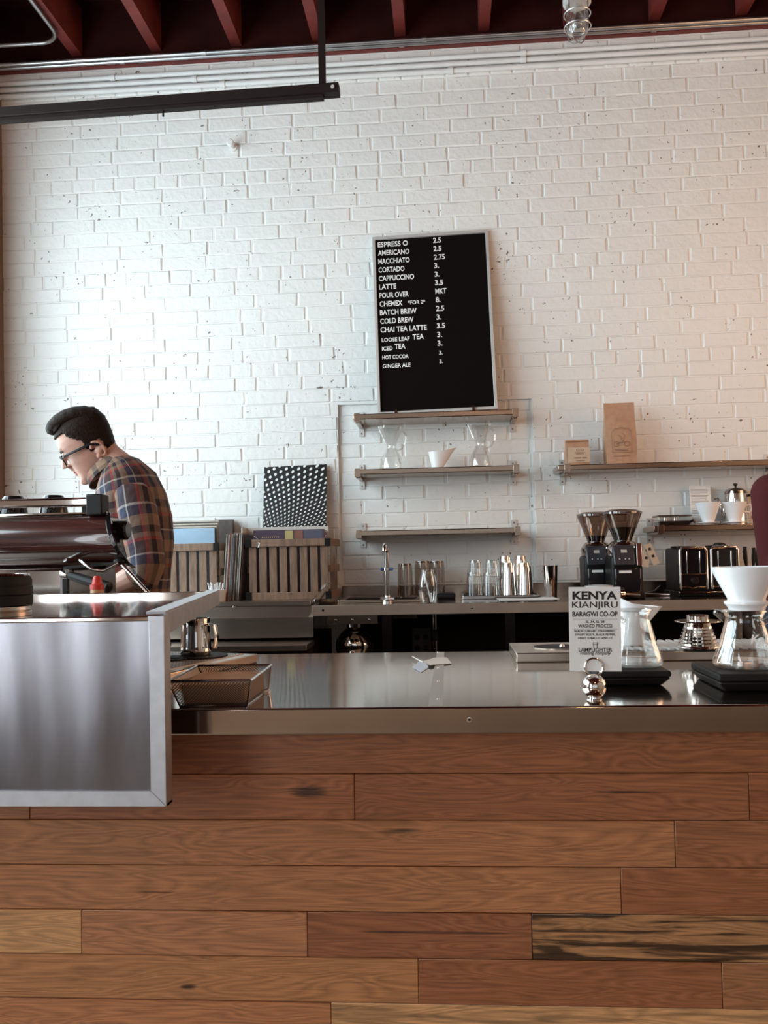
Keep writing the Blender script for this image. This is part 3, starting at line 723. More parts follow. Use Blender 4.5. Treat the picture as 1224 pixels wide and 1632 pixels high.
chemex(624, 680, 'clear glass hourglass coffee maker standing left of the white dripper')
chemex(766, 676, 'clear glass hourglass coffee maker standing right of the white dripper')
# white dripper with curled handle between them
def dripper(x, y, z, rt, rb, h, label, name='ceramic_dripper', flange=0, handle=None, group=None, lip=0, mt_=None):
    t = thing(name, label, 'dripper', (x, y, z), 0, group); c = (x, y, z); m = mt_ or CERAMIC
    if flange:
        b = .012
        MB().lathe([(0, 0), (rb*.95, 0), (rb, .004), (flange, b-.003), (flange, b), (rb*.9, b+.002), (0, b+.002)], c, 36).build('base_plate', m, t)
    else: b = 0
    base = MB().lathe([(rb*.6, b), (rb, b), (rb, b+.004), (rt*.97, b+h-.008), (rt, b+h), (rt-.004, b+h), (rb-.004, b+.008), (0, b+.008)], c, 40)
    if lip:
        for i, p in enumerate(base.v):
            dx = p.x-x; hh = (p.z-z-b)/h
            if hh > .3 and dx > 0: w2 = (hh-.3)/.7*max(0, dx/rt)**2; base.v[i] = p+V((lip*w2, 0, lip*.35*w2))
    base.build('cone', m, t)
    if handle:
        s = handle; MB().tube([V(c)+V((s*a, 0, b+q*h)) for a, q in ((rt*.90, .80), (rt*1.25, .86), (rt*1.38, .66), (rt*1.2, .46), (rt*.72, .50))], .005, 8).build('handle', m, t)
    return t
xw = X_(697, -.12, S2); dripper(xw, -.12, S2, .040, .026, .078, 'small white pouring cup with a long curled lip between the glass makers', 'pouring_cup', 0, None, None, .05)
# kraft bags
def bag(px0, px1, pyt, Y, base, dep, label, top_in, nm='coffee_bag'):
    xa, xb = X_(px0, Y-dep/2, base), X_(px1, Y-dep/2, base); zt = P((px0+px1)/2, pyt, Y).z
    t = thing(nm, label, 'bag', ((xa+xb)/2, Y, base)); c = (xa+xb)/2; hw = (xb-xa)/2; h = zt-base; rings = []
    n = 14
    for f, ws, ds in ((0, .93, 1), (.03, .97, 1.0), (.25, 1.0, 1.02), (.5, 1.0, .95), (.65, .98, .72), (.80, .985, .32), (.92, 1.0, .06), (1, 1.0, .035)):
        ring = []
        for sx, sy in ((-1, -.9), (-.5, -1), (0, -1.03), (.5, -1), (1, -.9), (1, 0), (1, .9), (0, 1), (-1, .9), (-1, 0)):
            k = 1-.12*(1-abs(2*f-1))*(1 if sy == 0 else 0)
            ring.append((c+sx*hw*ws*k, Y+sy*dep/2*ds+.03*dep*math.sin(9*f+sx*3), base+f*h))
        rings.append(ring)
    MB().ring(rings).build('pouch', KRAFT, t)
    return t, c, hw, h
bt, bc_, bhw, bh = bag(967, 1016, 642, -.125, S4, .085, 'tall kraft coffee bag with a printed scooter emblem', 0)
fy = -.125-.0425*1.09
def line(mb, pts, r): mb.tube(pts, r, 5)
em = MB(); U = bh/.27
def ep(x, z): return (bc_+x*U, fy, S4+z*U)
sh = [(-.042, .135), (-.030, .150), (0, .156), (.030, .150), (.042, .135), (.042, .05), (-.042, .05), (-.042, .135)]
line(em, [ep(*q) for q in sh], .0009)
for cx_ in (-.022, .022): line(em, [ep(cx_+.011*math.cos(a), .086+.011*math.sin(a)) for a in [k*math.pi/8 for k in range(17)]], .0009)
line(em, [ep(-.022, .086), ep(-.006, .092), ep(.008, .092), ep(.014, .125), ep(.004, .132)], .0009); line(em, [ep(-.014, .125), ep(-.004, .118), ep(.004, .094)], .0009)
for z, wd in ((.064, .030), (.058, .026), (.034, .034)): em.bar(ep(-wd, z), ep(wd, z), .0005, .0028)
em.build('emblem', PINK, bt)
bt2, c2, hw2, h2_ = bag(903, 941, 701, -.14, S4, .075, 'short kraft coffee bag with a folded top and a pale label', 0)
fy2 = -.14-.0375*1.09
lb = MB().hexa([(c2-hw2*.90, fy2, S4+.01), (c2+hw2*.98, fy2, S4+.01), (c2+hw2*1.0, fy2-.006, S4+h2_*.66), (c2-hw2*.86, fy2-.006, S4+h2_*.66)]+[(c2-hw2*.90, fy2+.001, S4+.01), (c2+hw2*.98, fy2+.001, S4+.01), (c2+hw2*1.0, fy2-.005, S4+h2_*.66), (c2-hw2*.86, fy2-.005, S4+h2_*.66)]).build('pale_label', KRAFTLIGHT, bt2)
pr = MB()
def lp2(u, v): return (c2+hw2*u, fy2-.0008-.006*v/.66, S4+h2_*v)
for u0 in (-.05, .32): line(pr, [lp2(u0+.11*math.cos(a), .56+.045*math.sin(a)*1.0) for a in [k*math.pi/6 for k in range(13)]], .0008)
for v, a, b in ((.46, -.3, .55), (.42, -.2, .45), (.26, -.35, .2), (.26, .3, .7), (.15, -.2, .5)): pr.bar(lp2(a, v), lp2(b, v), .0006, .0045 if v == .26 else .0025)
pr.build('label_print', PINK, lb)
MB().box(c2-hw2*.97, c2+hw2*.95, -.14-.012, -.14+.012, S4+h2_*.93, S4+h2_*1.0).build('folded_top', KRAFT, bt2, .003)

# card, drippers, kettle, clear box on the lower right shelf
x0, x1 = X_(1098, -.05, S5+.1), X_(1132, -.05, S5+.1); zt = P(1115, 774, -.05).z; h = zt-S5; W2 = x1-x0
cdt = thing('printed_card', 'white printed card leaning on the wall behind the drippers', 'card', (x0+W2/2, -.10, S5))
WORLD[cdt] = Matrix.Translation((x0+W2/2, -.085, S5)) @ Matrix.Rotation(.03, 4, 'Y') @ Matrix.Rotation(math.radians(-14), 4, 'X'); cdt.matrix_world = WORLD[cdt]
MB().box(-W2/2, W2/2, 0, .0015, 0, h*1.03).build('sheet', PAPER, cdt, local=True)
for blk, (za, zb, n) in {'a': (.55, .96, 11), 'b': (.10, .46, 9)}.items():
    tb = MB()
    for k in range(n):
        z = h*(za+(zb-za)*k/n); e_ = random.uniform(.28, .44)
        tb.box(-W2*.44, W2*e_, -.0004, 0, z, z+h*.015)
    tb.build('print_block', GREYTXT, cdt, local=True)
for px, s, lb in ((1129, None, 'white ceramic cone dripper on the shelf in front of the printed card'), (1171, 1, 'white ceramic cone dripper on the shelf in front of the kettle')):
    dripper(X_(px, -.172, S5), -.172, S5, .055, .026, .088, lb, 'ceramic_dripper', .050, s, 'white drippers on the shelf')
kx = X_(1174, -.062, S5); kt = thing('pour_over_kettle', 'chrome gooseneck kettle with a black lid on the shelf', 'kettle', (kx, -.062, S5)); c = (kx, -.062, S5)
khz = P(1174, 787, -.062).z-S5
MB().lathe([(0, .001), (.053, .001), (.054, .01), (.052, khz*.7), (.049, khz-.012), (.048, khz), (0, khz)], c, 36).build('body', CHROME, kt)
lid = MB().lathe([(.050, khz), (.048, khz+.012), (.032, khz+.024), (.010, khz+.028), (0, khz+.028)], c, 32).build('lid', DCHROME, kt)
MB().lathe([(.004, khz+.027), (.005, khz+.036), (.010, khz+.040), (.009, khz+.048), (0, khz+.050)], c, 16).build('knob', GLOSSBLACK, lid)
MB().tube([V(c)+V(q) for q in ((-.048, 0, .035), (-.062, 0, .05), (-.066, 0, .10), (-.070, 0, khz-.045), (-.082, 0, khz-.018), (-.098, 0, khz-.024))], [.010, .009, .007, .006, .0055, .005], 10).build('spout', CHROME, kt)
MB().tube([V(c)+V(q) for q in ((.052, 0, khz-.01), (.085, 0, khz-.005), (.105, 0, khz-.03), (.100, 0, .06), (.085, 0, .035))], [.006, .008, .011, .010, .006], 10).build('handle', GLOSSBLACK, kt)
xa, xb = X_(1046, -.13, S5), X_(1098, -.13, S5); zt = P(1075, 821, -.13).z
cb = thing('clear_lidded_box', 'low clear plastic box with dark contents on the shelf', 'box', ((xa+xb)/2, -.13, S5))
MB().box(xa, xb, -.175, -.06, S5, zt-.006).build('tub', ACRYL, cb, .004)
MB().box(xa-.002, xb+.004, -.178, -.057, zt-.007, zt).build('lid', SMOKE, cb, .003)
MB().box(xa+.006, xb-.006, -.17, -.066, S5+.002, S5+.022).build('contents', BEANS, cb, .004)
for q in (.25, .55): MB().lathe([(.011, 0), (.010, .02), (0, .021)], (xa+(xb-xa)*q, -.15, S5+.018), 14).build('small_cap', DCHROME, cb)
MB().tube([(xb-.02, -.180, S5+.010), (xb+.004, -.190, S5+.022), (xb+.012, -.188, S5+.012)], .006, 8).build('scoop_handle', GLOSSBLACK, cb)

# ================================================================== RECORD CRATES (left of the worktop)
LED = P(430, 956, -.42).z                # steel ledge the crates stand on
def crate(label, xa, xb, y0, y1, zb, zt, nslat, gap=.012, corner=True):
    t = thing('wooden_crate', label, 'crate', ((xa+xb)/2, y0, zb)); th = .012
    rh = .032
    for y, s in ((y0, -1), (y1-th, 1)):
        MB().box(xa, xb, y, y+th, zt-rh, zt).build('top_rail', CRATEWOOD, t, .002)
        MB().box(xa, xb, y, y+th, zb, zb+rh).build('bottom_rail', CRATEWOOD, t, .002)
    wv = (xb-xa-.012)/nslat
    for k in range(nslat):
        x = xa+.006+k*wv
        MB().box(x+gap/2, x+wv-gap/2, y0+th, y0+2*th-.003, zb+.002, zt-.004).build('slat', CRATEWOOD, t, .0015)
        MB().box(x+gap/2, x+wv-gap/2, y1-2*th+.003, y1-th, zb+.002, zt-.004).build('slat', CRATEWOOD, t, .0015)
    for x in (xa, xb-th):
        for z in (zb, (zb+zt)/2-rh/2, zt-rh): MB().box(x, x+th, y0+2*th, y1-2*th, z, z+rh).build('side_slat', CRATEWOOD, t, .0015)
    MB().box(xa+th, xb-th, y0+2*th, y1-2*th, zb, zb+.010).build('bottom', CRATEWOOD, t)
    for x in (xa-.002, xb-.024):
        for z in (zb-.0, zt-.034): MB().box(x, x+.026, y0-.003, y0+.008, z+.001, z+.034).build('corner_bracket', BLACK, t, .001)
    return t
C0, C1 = -.44, -.10
xa, xb = X_(392, C0, LED+.1), X_(527, C0, LED+.1); zt = P(455, 859, C0).z
crate('slatted wooden record crate below the dotted picture', xa, xb, C0, C1, LED, zt, 8); cr2 = (xa, xb, zt)
xa1, xb1 = X_(232, C0, LED+.1), X_(349, C0, LED+.1); zt1 = P(320, 866, C0).z
crate('slatted wooden record crate behind the man in plaid', xa1, xb1, C0, C1, LED, zt1, 7); cr1 = (xa1, xb1, zt1)
# ledge for the crates
lx0, lx1 = XL+.02, b0-.02
lg = thing('crate_ledge', 'steel ledge cabinet under the record crates with a drop front', 'cabinet', ((lx0+lx1)/2, -.5, 0))
MB().box(lx0, lx1, -.555, -.02, LED-.02, LED).build('ledge_top', STEEL, lg, .003)
xe = b0-.004; zf = P(430, 984, -.60).z
MB().hexa([(lx0, -.555, LED-.02), (xe, -.555, LED-.02), (xe, -.60, zf), (lx0, -.60, zf), (lx0, -.54, LED-.02), (xe, -.54, LED-.02), (xe, -.58, zf), (lx0, -.58, zf)]).build('sloped_front', STEEL, lg)
zb_ = P(430, 1017, -.60).z
MB().box(lx0, xe, -.602, -.585, zb_, zf).build('drop_front', STEEL, lg, .002)
MB().box(lx0, xe, -.57, -.03, .02, zb_-.01).build('body', DARKVOID, lg)
zz = P(430, 1024, -.66).z
MB().box(lx0, xe, -.78, -.58, zz-.022, zz).build('low_shelf', STEEL, lg, .002)
MB().box(lx0, xe, -.76, -.60, 0, zz-.022).build('shelf_body', DARKVOID, lg)
q = P(373, 967, -.565); MB().lathe([(0, 0), (.006, 0), (.004, .003), (0, .004)], q, 10, (0, -1, .4)).build('screw', DCHROME, lg)

# records: in the crates and leaning between them
LPC = [(.62, .60, .55), (.05, .045, .045), (.42, .36, .30), (.16, .20, .24), (.55, .48, .40), (.30, .07, .05), (.70, .68, .64), (.08, .06, .055), (.36, .30, .27), (.22, .22, .25), (.60, .52, .40), (.12, .08, .07)]
ORD = ['first', 'second', 'third', 'fourth', 'fifth', 'sixth', 'seventh', 'eighth', 'ninth', 'tenth', 'eleventh', 'twelfth', 'thirteenth', 'fourteenth']
def lpmat(i): return mat('sleeve_%d' % (i % len(LPC)), LPC[i % len(LPC)], .5, noise=.25, nscale=25)
g0, g1 = X_(355, -.44, LED+.1), X_(389, -.44, LED+.1); nlp = 14; S_ = .312
zl = P(370, 849, -.44).z-LED
for k in range(nlp):
    f = k/(nlp-1); x = g0+(g1-g0-.020)*f; lean = .022
    th = .0028+.0012*random.random(); t0 = V((x, -.44-random.uniform(0, .012), LED)); s_ = zl-random.uniform(0, .010)
    mb = MB().hexa([t0+V(q) for q in ((-th/2, 0, 0), (th/2, 0, 0), (th/2+lean, 0, s_), (-th/2+lean, 0, s_), (-th/2, .312, 0), (th/2, .312, 0), (th/2+lean, .312, s_), (-th/2+lean, .312, s_))])
    single('record_sleeve', mb, lpmat(k*5+2), 'record sleeve standing on edge between the crates, %s from the crate behind the man' % ORD[k], 'record', tuple(t0), 'records between the crates')
# crate 2: front sleeve with a picture, others behind
xa, xb, zt = cr2; ztp = P(450, 842, -.40).z
for k in range(7):
    y = C0+.030+k*.011; hh = ztp-LED-.013-random.uniform(0, .006)-(.004 if k else 0)
    xo = xa+.022+random.uniform(0, .008); wd = min(.312, xb-xa-.05)
    mb = MB().box(xo, xo+wd, y, y+.003, LED+.011, LED+.011+hh)
    lbl = ('record sleeve with a purple and yellow cover at the front of the crate', 'front') if k == 0 else ('plain record sleeve in the crate, %s behind the purple cover' % ORD[k-1], 'rest')
    o = single('record_sleeve', mb, mat('cover_purple', (.085, .06, .085), .3) if k == 0 else lpmat(k+3), lbl[0], 'record', (xo+wd/2, y, LED+.011), 'records in the crate below the dotted picture' if k else None)
    if k == 0:
        zt_ = LED+.011+hh
        for nm, a, b, z0, z1, col in (('cover_patch', .45, .56, .0, .055, (.50, .42, .18)), ('cover_patch', .58, .70, .0, .05, (.25, .10, .08)), ('cover_patch', .72, .97, .0, .06, (.10, .10, .15))):
            MB().box(xo+wd*a, xo+wd*b, y-.0006, y, zt_-z1, zt_-z0-.004).build(nm, mat('patch_%d' % int(a*100), col, .4), o)
        tw = MB()
        for kk in range(9): tw.box(xo+wd*(.12+.028*kk), xo+wd*(.135+.028*kk), y-.0006, y, zt_-.034, zt_-.029)
        tw.build('cover_print', KRAFTLIGHT, o)
# pale plastic sleeve lying over the crate
pz = P(450, 842, -.34).z
mb = MB().box(xa-.02, xb-.02, -.345, -.33, pz-.02, pz+.006); mb.box(xa-.02, xa-.015, -.43, -.33, pz-.025, pz+.006)
single('plastic_divider', mb, mat('cloudy_plastic', (.62, .58, .54), .3), 'cloudy plastic divider standing among the records in the crate', 'divider', (xa+.1, -.34, pz-.02))
# clips on the front rail
for px in (397, 412): pass
q = P(405, 862, C0-.012)
single('wire_clip', MB().tube([q+V((0, 0, .02)), q+V((.016, 0, .012)), q+V((.022, 0, -.014)), q+V((.018, 0, -.03))], .0022, 6), ACRYL, 'thin clear clip hooked over the rail of the record crate', 'clip', tuple(q))
# crate 1: sky blue sleeve and a stack behind
xa, xb, zt = cr1
zb1 = P(310, 832, -.36).z; mb = MB().box(xa+.02, X_(345, -.38, zt), C0+.03, C0+.034, LED+.011, P(310, 842, C0+.03).z)
single('record_sleeve', mb, mat('sky_blue_cover', (.34, .50, .66), .4, noise=.15, nscale=8), 'sky blue record sleeve standing in the crate behind the man', 'record', (xa+.1, C0+.03, LED+.011))
for k in range(6):
    y = C0+.044+k*.012; z1 = P(310, 841-k*2.2, y).z; xe_ = X_(345+k*.8, y, zt)
    single('record_sleeve', MB().box(xa+.02, xe_, y, y+.004, LED+.011, z1), lpmat(k*3+1), 'record sleeve in the crate behind the man, %s behind the sky blue one' % ORD[k], 'record', (xa+.1, y, LED+.011), 'records in the crate behind the man')
for k in range(4):
    y = -.030-k*.017; xq = X_(343+k, y, zt); single('record_sleeve', MB().box(xq, X_(373-k*.8, y, zt), y, y+.012, LED, P(360, 828+k*1.2, y).z), lpmat(7 if k % 2 else 11), 'narrow dark album beside the sky blue sleeve, %s from the brick wall' % ORD[k], 'album', (xq+.03, y, LED), 'dark albums beside the row of records')
# dotted square picture leaning on the wall
x0, x1 = X_(420, -.06, 1.4), X_(520, -.06, 1.4); z1 = P(470, 742, -.035).z; z0 = P(470, 852, -.085).z
dp = thing('dotted_picture', 'square black picture with rows of white dots leaning on the bricks', 'picture', ((x0+x1)/2, -.095, z0-.02))
q = [(x0, -.092, z0-.02), (x1, -.092, z0-.02), (x1+.001, -.030, z1+.003), (x0, -.030, z1-.003)]
p8 = [V(a) for a in q]+[V(a)+V((0, .012, 0)) for a in q]
MB().hexa(p8).build('board', GLOSSBLACK, dp)
off_ = V((0, -.0012, 0)); qs = [V(a)+off_ for a in q]+[V(a)+V((0, -.0002, 0)) for a in q]
MB().add(qs, [(0, 1, 2, 3), (7, 6, 5, 4), (0, 4, 5, 1), (1, 5, 6, 2), (2, 6, 7, 3), (3, 7, 4, 0)], [[(0, 0), (1, 0), (1, 1), (0, 1)]]+[[(0, 0)]*4]*5).build('dotted_sheet', DOTS, dp)

# ================================================================== THINGS ON THE BACK COUNTER
# tap
tx = X_(617, -.37, BT); ty = -.515
tx = X_(617, ty, BT+.1); zt = P(615, 868, ty).z
tap = thing('water_tap', 'slim chrome tap with blue side levers standing at the sink', 'tap', (tx, ty, BT)); zb = BT
MB().lathe([(0, 0), (.022, 0), (.022, .008), (.014, .012), (.012, .03), (0, .03)], (tx, ty, zb), 20).build('base', CHROME, tap)
for s in (-1, 1): MB().tube([(tx, ty-.004, zb+.018), (tx+s*.030, ty-.008, zb+.016)], .007, 10).build('side_valve', CHROME, tap)
MB().tube([(tx, ty, zb+.03), (tx, ty, zt-.035)], .0105, 14).build('column', DCHROME, tap)
MB().tube([(tx, ty, zt-.05), (tx, ty, zt-.02), (tx-.003, ty-.010, zt-.006), (tx-.005, ty-.026, zt-.004), (tx-.006, ty-.040, zt-.016), (tx-.006, ty-.043, zt-.028)], .010, 12).build('spout', CHROME, tap)
zl = P(617, 907, ty).z; BLUE = mat('blue_lever', (.03, .09, .30), .25)
MB().lathe([(.0105, -.008), (.014, -.006), (.014, .006), (.0105, .008)], (tx, ty, zl), 16).build('lever_collar', CHROME, tap)
for s in (-1, 1): MB().tube([(tx+s*.010, ty, zl), (tx+s*.024, ty-.004, zl)], [.006, .0075], 10).build('lever', BLUE, tap)
# inverted and upright drinking glasses
def tumbler(px, pyt, Y, wpx, label, group, m=GLASS, taper=.86, inverted=True, base=None, cat='glass', name='drinking_glass', ribs=True):
    b = base if base is not None else BT
    x = X_(px, Y, b+.05); zt = P(px, pyt, Y).z; h = zt-b; r = abs(X_(px+wpx/2, Y, b+.05)-x)
    t = thing(name, label, cat, (x, Y, b), 0, group); c = (x, Y, b)
    if inverted: pr = [(r, .0008), (r*.985, .004), (r*(taper+.06), h*.80), (r*taper, h*.94), (r*taper*.94, h), (0, h)]
    else: pr = [(0, .0008), (r*taper, .0008), (r*(taper+.04), h*.1), (r, h)]
    MB().lathe(pr, c, 28).build('wall', m, t)
    rr = r if inverted else r
    zr = .0015 if inverted else h-.001
    MB().tube([V(c)+V((rr*math.cos(a), rr*math.sin(a), zr+.0012)) for a in [q*math.pi/14 for q in range(29)]], .0014, 6).build('rim', m, t)
    if inverted: MB().lathe([(0, h-.010), (r*taper*.9, h-.010), (r*taper*.93, h-.001), (0, h-.001)], c, 24).build('thick_base', m, t)
    return t
tumbler(646, 898, -.12, 25, 'clear tumbler turned upside down beside the tall jars', 'upturned glasses behind the mason jar', DARKGLASS, .88)
tumbler(674, 894, -.10, 26, 'upturned tall glass jar standing right behind the mason jar', 'upturned glasses behind the mason jar', DARKGLASS, .93)
tumbler(697, 894, -.11, 24, 'upturned tall glass jar nearest to the black wallet', 'upturned glasses behind the mason jar', DARKGLASS, .95)
# mason jar with a straw
jx, jy = X_(682, -.615, BT+.05), -.612; zt = P(682, 908, jy).z; h = zt-BT; r = abs(X_(696.5, jy, BT)-X_(682, jy, BT))
mj = thing('mason_jar', 'clear round shouldered jar standing at the worktop edge', 'jar', (jx, jy, BT)); c = (jx, jy, BT)
MB().lathe([(0, .001), (r*.72, .001), (r*.92, .010), (r, h*.35), (r*.99, h*.6), (r*.86, h*.82), (r*.72, h*.88), (r*.72, h)], c, 32).build('jar_wall', GLASS, mj)
for hz in (.90, .96): MB().tube([V(c)+V((r*.73*math.cos(a), r*.73*math.sin(a), h*hz)) for a in [q*math.pi/14 for q in range(29)]], .0014, 6).build('thread', GLASS, mj)
single('straw', MB().tube([V(c)+V((.012, 0, .004)), V(c)+V((-.013, 0, h*.90))], .0026, 8), STRAW, 'pale straw leaning inside the mason jar', 'straw', (jx, jy, BT+.003))
# black wallet on the tray
x0, x1 = X_(697, -.20, BT), X_(726, -.20, BT)
single('black_pouch', MB().box(x0, x1, -.27, -.17, BT, BT+.022), RUBBER, 'small black pouch lying on the worktop behind the jar', 'pouch', ((x0+x1)/2, -.22, BT), None, .008, 3)
# tray with tumblers and shaker tins
x0, x1 = X_(738, -.30, BT), X_(858, -.30, BT); tz = BT+.012
tr = thing('drying_tray', 'flat dark tray under the tumblers and shaker tins', 'tray', ((x0+x1)/2, -.24, BT))
MB().box(x0, x1, -.36, -.12, BT, BT+.006).build('mat', RUBBER, tr)
for q in (((x0, -.36), (x1, -.36)), ((x1, -.36), (x1, -.12)), ((x1, -.12), (x0, -.12)), ((x0, -.12), (x0, -.36))):
    MB().bar((*q[0], BT+.008), (*q[1], BT+.008), .008, .016).build('edge', DCHROME, tr, .002)
G1 = 'stacked tumblers on the tray'
for px, dx, nm in ((757, 0, 'left'), (783, 0, 'right')):
    where = 'the stack away from the shaker tins' if nm == 'left' else 'the stack beside the shaker tins'
    tumbler(px-1, 912, -.28, 27, 'clear tumbler upside down, lower one of '+where, G1, GLASS, .84, True, BT+.0065)
    z1 = P(px, 912, -.28).z-.020
    tumbler(px+1, 893, -.28, 24, 'clear tumbler upside down, upper one of '+where, G1, GLASS, .84, True, z1)
def tin(px, pyt, Y, wpx, label, group, base, inverted=True, m=CHROME):
    x = X_(px, Y, base+.05); h = P(px, pyt, Y).z-base; r = abs(X_(px+wpx/2, Y, base+.05)-x); t = thing('shaker_tin', label, 'tin', (x, Y, base), 0, group); c = (x, Y, base)
    if inverted: MB().lathe([(r*.97, .0005), (r, .002), (r*.98, .006), (r*.80, h*.86), (r*.74, h*.93), (r*.70, h), (0, h), (0, h-.002), (r*.68, h-.002), (r*.95, .0005), (r*.97, .0005)], c, 32).build('cup', m, t)
    else: MB().lathe([(0, .0005), (r*.74, .0005), (r*.78, .006), (r*.97, h-.003), (r, h), (r*.96, h), (r*.74, .010), (0, .006)], c, 32).build('cup', m, t)
    MB().tube([V(c)+V((r*math.cos(a), r*math.sin(a), .003 if inverted else h-.001)) for a in [q*math.pi/16 for q in range(33)]], .0013, 6).build('rolled_rim', m, t)
    return t
G2 = 'stacked shaker tins on the tray'
tin(811, 897, -.30, 25, 'chrome shaker tin upside down, lower one of the stack beside the tumblers', G2, BT+.0065)
tin(808, 885, -.27, 21, 'chrome shaker tin upside down, upper one of the stack beside the tumblers', G2, P(811, 897, -.30).z+.0015) if False else None
tin(806, 886, -.22, 24, 'tall chrome shaker tin upside down behind the stack by the tumblers', G2, BT+.0065)
tin(837, 897, -.30, 27, 'chrome shaker tin upside down in front, beside the papers', G2, BT+.0065)
tin(831, 886, -.22, 24, 'tall chrome shaker tin upside down behind the papers', G2, BT+.0065)
tin(877.5, 901, -.42, 25, 'dark chrome shaker tin standing upright beside the papers', None, BT, False, DCHROME)
# loose papers
for k in range(4):
    q = G(833, 953-k*.2, BT); z = BT+.0008*k; a = (-.10, .06, -.03, .08)[k]
    w2, d2 = X_(833+44, q.y, BT)-X_(833, q.y, BT), .085
    mb = MB(); pts = []
    for i in range(5):
        for j in range(5):
            x, y = (i/4-.5)*2*w2*(.93+.02*k), (j/4-.5)*2*d2
            pts.append((q.x+x*math.cos(a)-y*math.sin(a), -.50+x*math.sin(a)+y*math.cos(a), z+.0004+(.010*max(0, (i/4-.6))**1.3+.006*(1 if k == 3 else .3)*abs(i/4-.5)*(j/4) if k else 0)))
    mb.add(pts+[V(p)+V((0, 0, .0006)) for p in pts], [(i*5+j, i*5+j+1, (i+1)*5+j+1, (i+1)*5+j) for i in range(4) for j in range(4)]+[(25+i*5+j, 25+(i+1)*5+j, 25+(i+1)*5+j+1, 25+i*5+j+1) for i in range(4) for j in range(4)])
    single('paper_sheet', mb, PAPER, 'white paper sheet in the loose pile on the worktop', 'paper', (q.x, -.50, z), 'papers beside the shaker tins')
# grinders
def grinder(pxc, pyt, Y, beans, label, tagged):
    b = BT; x = X_(pxc, Y, b+.2); c = V((x, Y, b)); k = (P(pxc, pyt, Y).z-b)/.345
    t = thing('coffee_grinder', label, 'grinder', tuple(c), 0, 'coffee grinders on the back counter')
    def B(x0, x1, y0, y1, z0, z1): return MB().box(c.x+x0*k, c.x+x1*k, c.y+y0*k, c.y+y1*k, c.z+z0*k, c.z+z1*k)
    B(-.060, .060, -.06, .085, 0, .165).build('body', BLACK, t, .012, seg=3)
    B(-.064, .064, -.075, .085, 0, .022).build('foot', BLACK, t, .006)
    B(-.050, .050, -.0745, -.061, .024, .118).build('bean_bin', GLOSSBLACK, t, .006)
    B(-.034, .012, -.0765, -.0745, .098, .108).build('bin_label', PAPER, t)
    pn = MB().hexa([c+V(q)*k for q in ((-.052, -.078, .128), (.030, -.078, .128), (.030, -.050, .205), (-.052, -.050, .205), (-.052, -.04, .128), (.030, -.04, .128), (.030, -.03, .205), (-.052, -.03, .205))]).build('control_panel', mat('grey_black_panel', (.035, .034, .042), .30), t, .006)
    def on(u, v): return c+V((u, -.0795+.028*(v-.128)/.077, v))*k
    MB().hexa([on(-.022, .176), on(.000, .176), on(.000, .188), on(-.022, .188)]+[on(-.022, .176)+V((0, .002, 0)), on(.000, .176)+V((0, .002, 0)), on(.000, .188)+V((0, .002, 0)), on(-.022, .188)+V((0, .002, 0))]).build('display', mat('pale_display', (.50, .47, .42), .3), pn)
    for u in (-.030, -.008, .006): MB().lathe([(0, 0), (.0035, 0), (.003, .002), (0, .002)], on(u, .152), 8, (0, -1, .3)).build('button', GREYTXT, pn)
    MB().hexa([c+V(q)*k for q in ((.034, -.070, .125), (.058, -.070, .125), (.060, -.045, .212), (.040, -.045, .212), (.034, -.02, .125), (.058, -.02, .125), (.060, -.02, .212), (.040, -.02, .212))]).build('chrome_cheek', CHROME, t, .003)
    MB().lathe([(.060*k, .165*k), (.062*k, .195*k), (.050*k, .215*k), (.040*k, .222*k), (.030*k, .222*k), (0, .222*k)], c+V((0, .012*k, 0)), 32).build('collar', DCHROME, t)
    MB().lathe([(.034*k, .222*k), (.038*k, .235*k), (.072*k, .322*k), (.074*k, .332*k)], c+V((0, .012*k, 0)), 36).build('hopper', SMOKE, t)
    rb_ = .038+(.072-.038)*(beans-.235)/.087
    MB().lathe([(0, .224*k), (.032*k, .224*k), (.036*k, .235*k), (rb_*.97*k, beans*k), (0, (beans+.003)*k)], c+V((0, .012*k, 0)), 28).build('beans', BEANS, t)
    MB().lathe([(.076*k, .328*k), (.076*k, .336*k), (.050*k, .345*k), (0, .346*k)], c+V((0, .012*k, 0)), 36).build('hopper_lid', SMOKE, t)
    if tagged:
        for j, (a, z) in enumerate(((.10, .17), (-.30, .15))):
            q = c+V((.070, -.072-.004*j, .205))*k; M_ = Matrix.Translation(q) @ Matrix.Rotation(a*1.3-.02, 4, 'Y')
            mb = MB().box(-.008*k, .018*k, 0, .001, -.085*k, 0).xf(M_); o = mb.build('paper_tag', KRAFTLIGHT, t)
            for zz in (-.025, -.055): MB().box(0, .010*k, -.0008, 0, zz*k, (zz+.010)*k).xf(M_).build('tag_print', INK, o)
        MB().tube([c+V((.066, -.066, .206))*k, c+V((.072, -.073, .200))*k], .0012, 5).build('tag_string', PAPER, t)
    return t
grinder(951, 816, -.25, .246, 'black coffee grinder with an almost empty hopper', False)
grinder(994, 812, -.44, .275, 'black coffee grinder with a half full hopper and a hanging paper tag', True)
q = X_(955, -.53, BT+.03)
pc = thing('glass_server', 'small smoked glass pot with a pale disc lid in front of the grinder', 'pot', (q, -.53, BT))
MB().lathe([(0, .001), (.038, .001), (.042, .01), (.040, .045), (.036, .052)], (q, -.53, BT), 28).build('pot', SMOKE, pc)
MB().lathe([(0, .052), (.056, .052), (.058, .056), (.030, .060), (0, .060)], (q, -.53, BT), 32).build('disc_lid', CERAMIC, pc)
q2 = X_(1000, -.53, BT)
tb = thing('chrome_tamper', 'small chrome tamper lying in front of the grinder with the tag', 'tamper', (q2, -.53, BT))
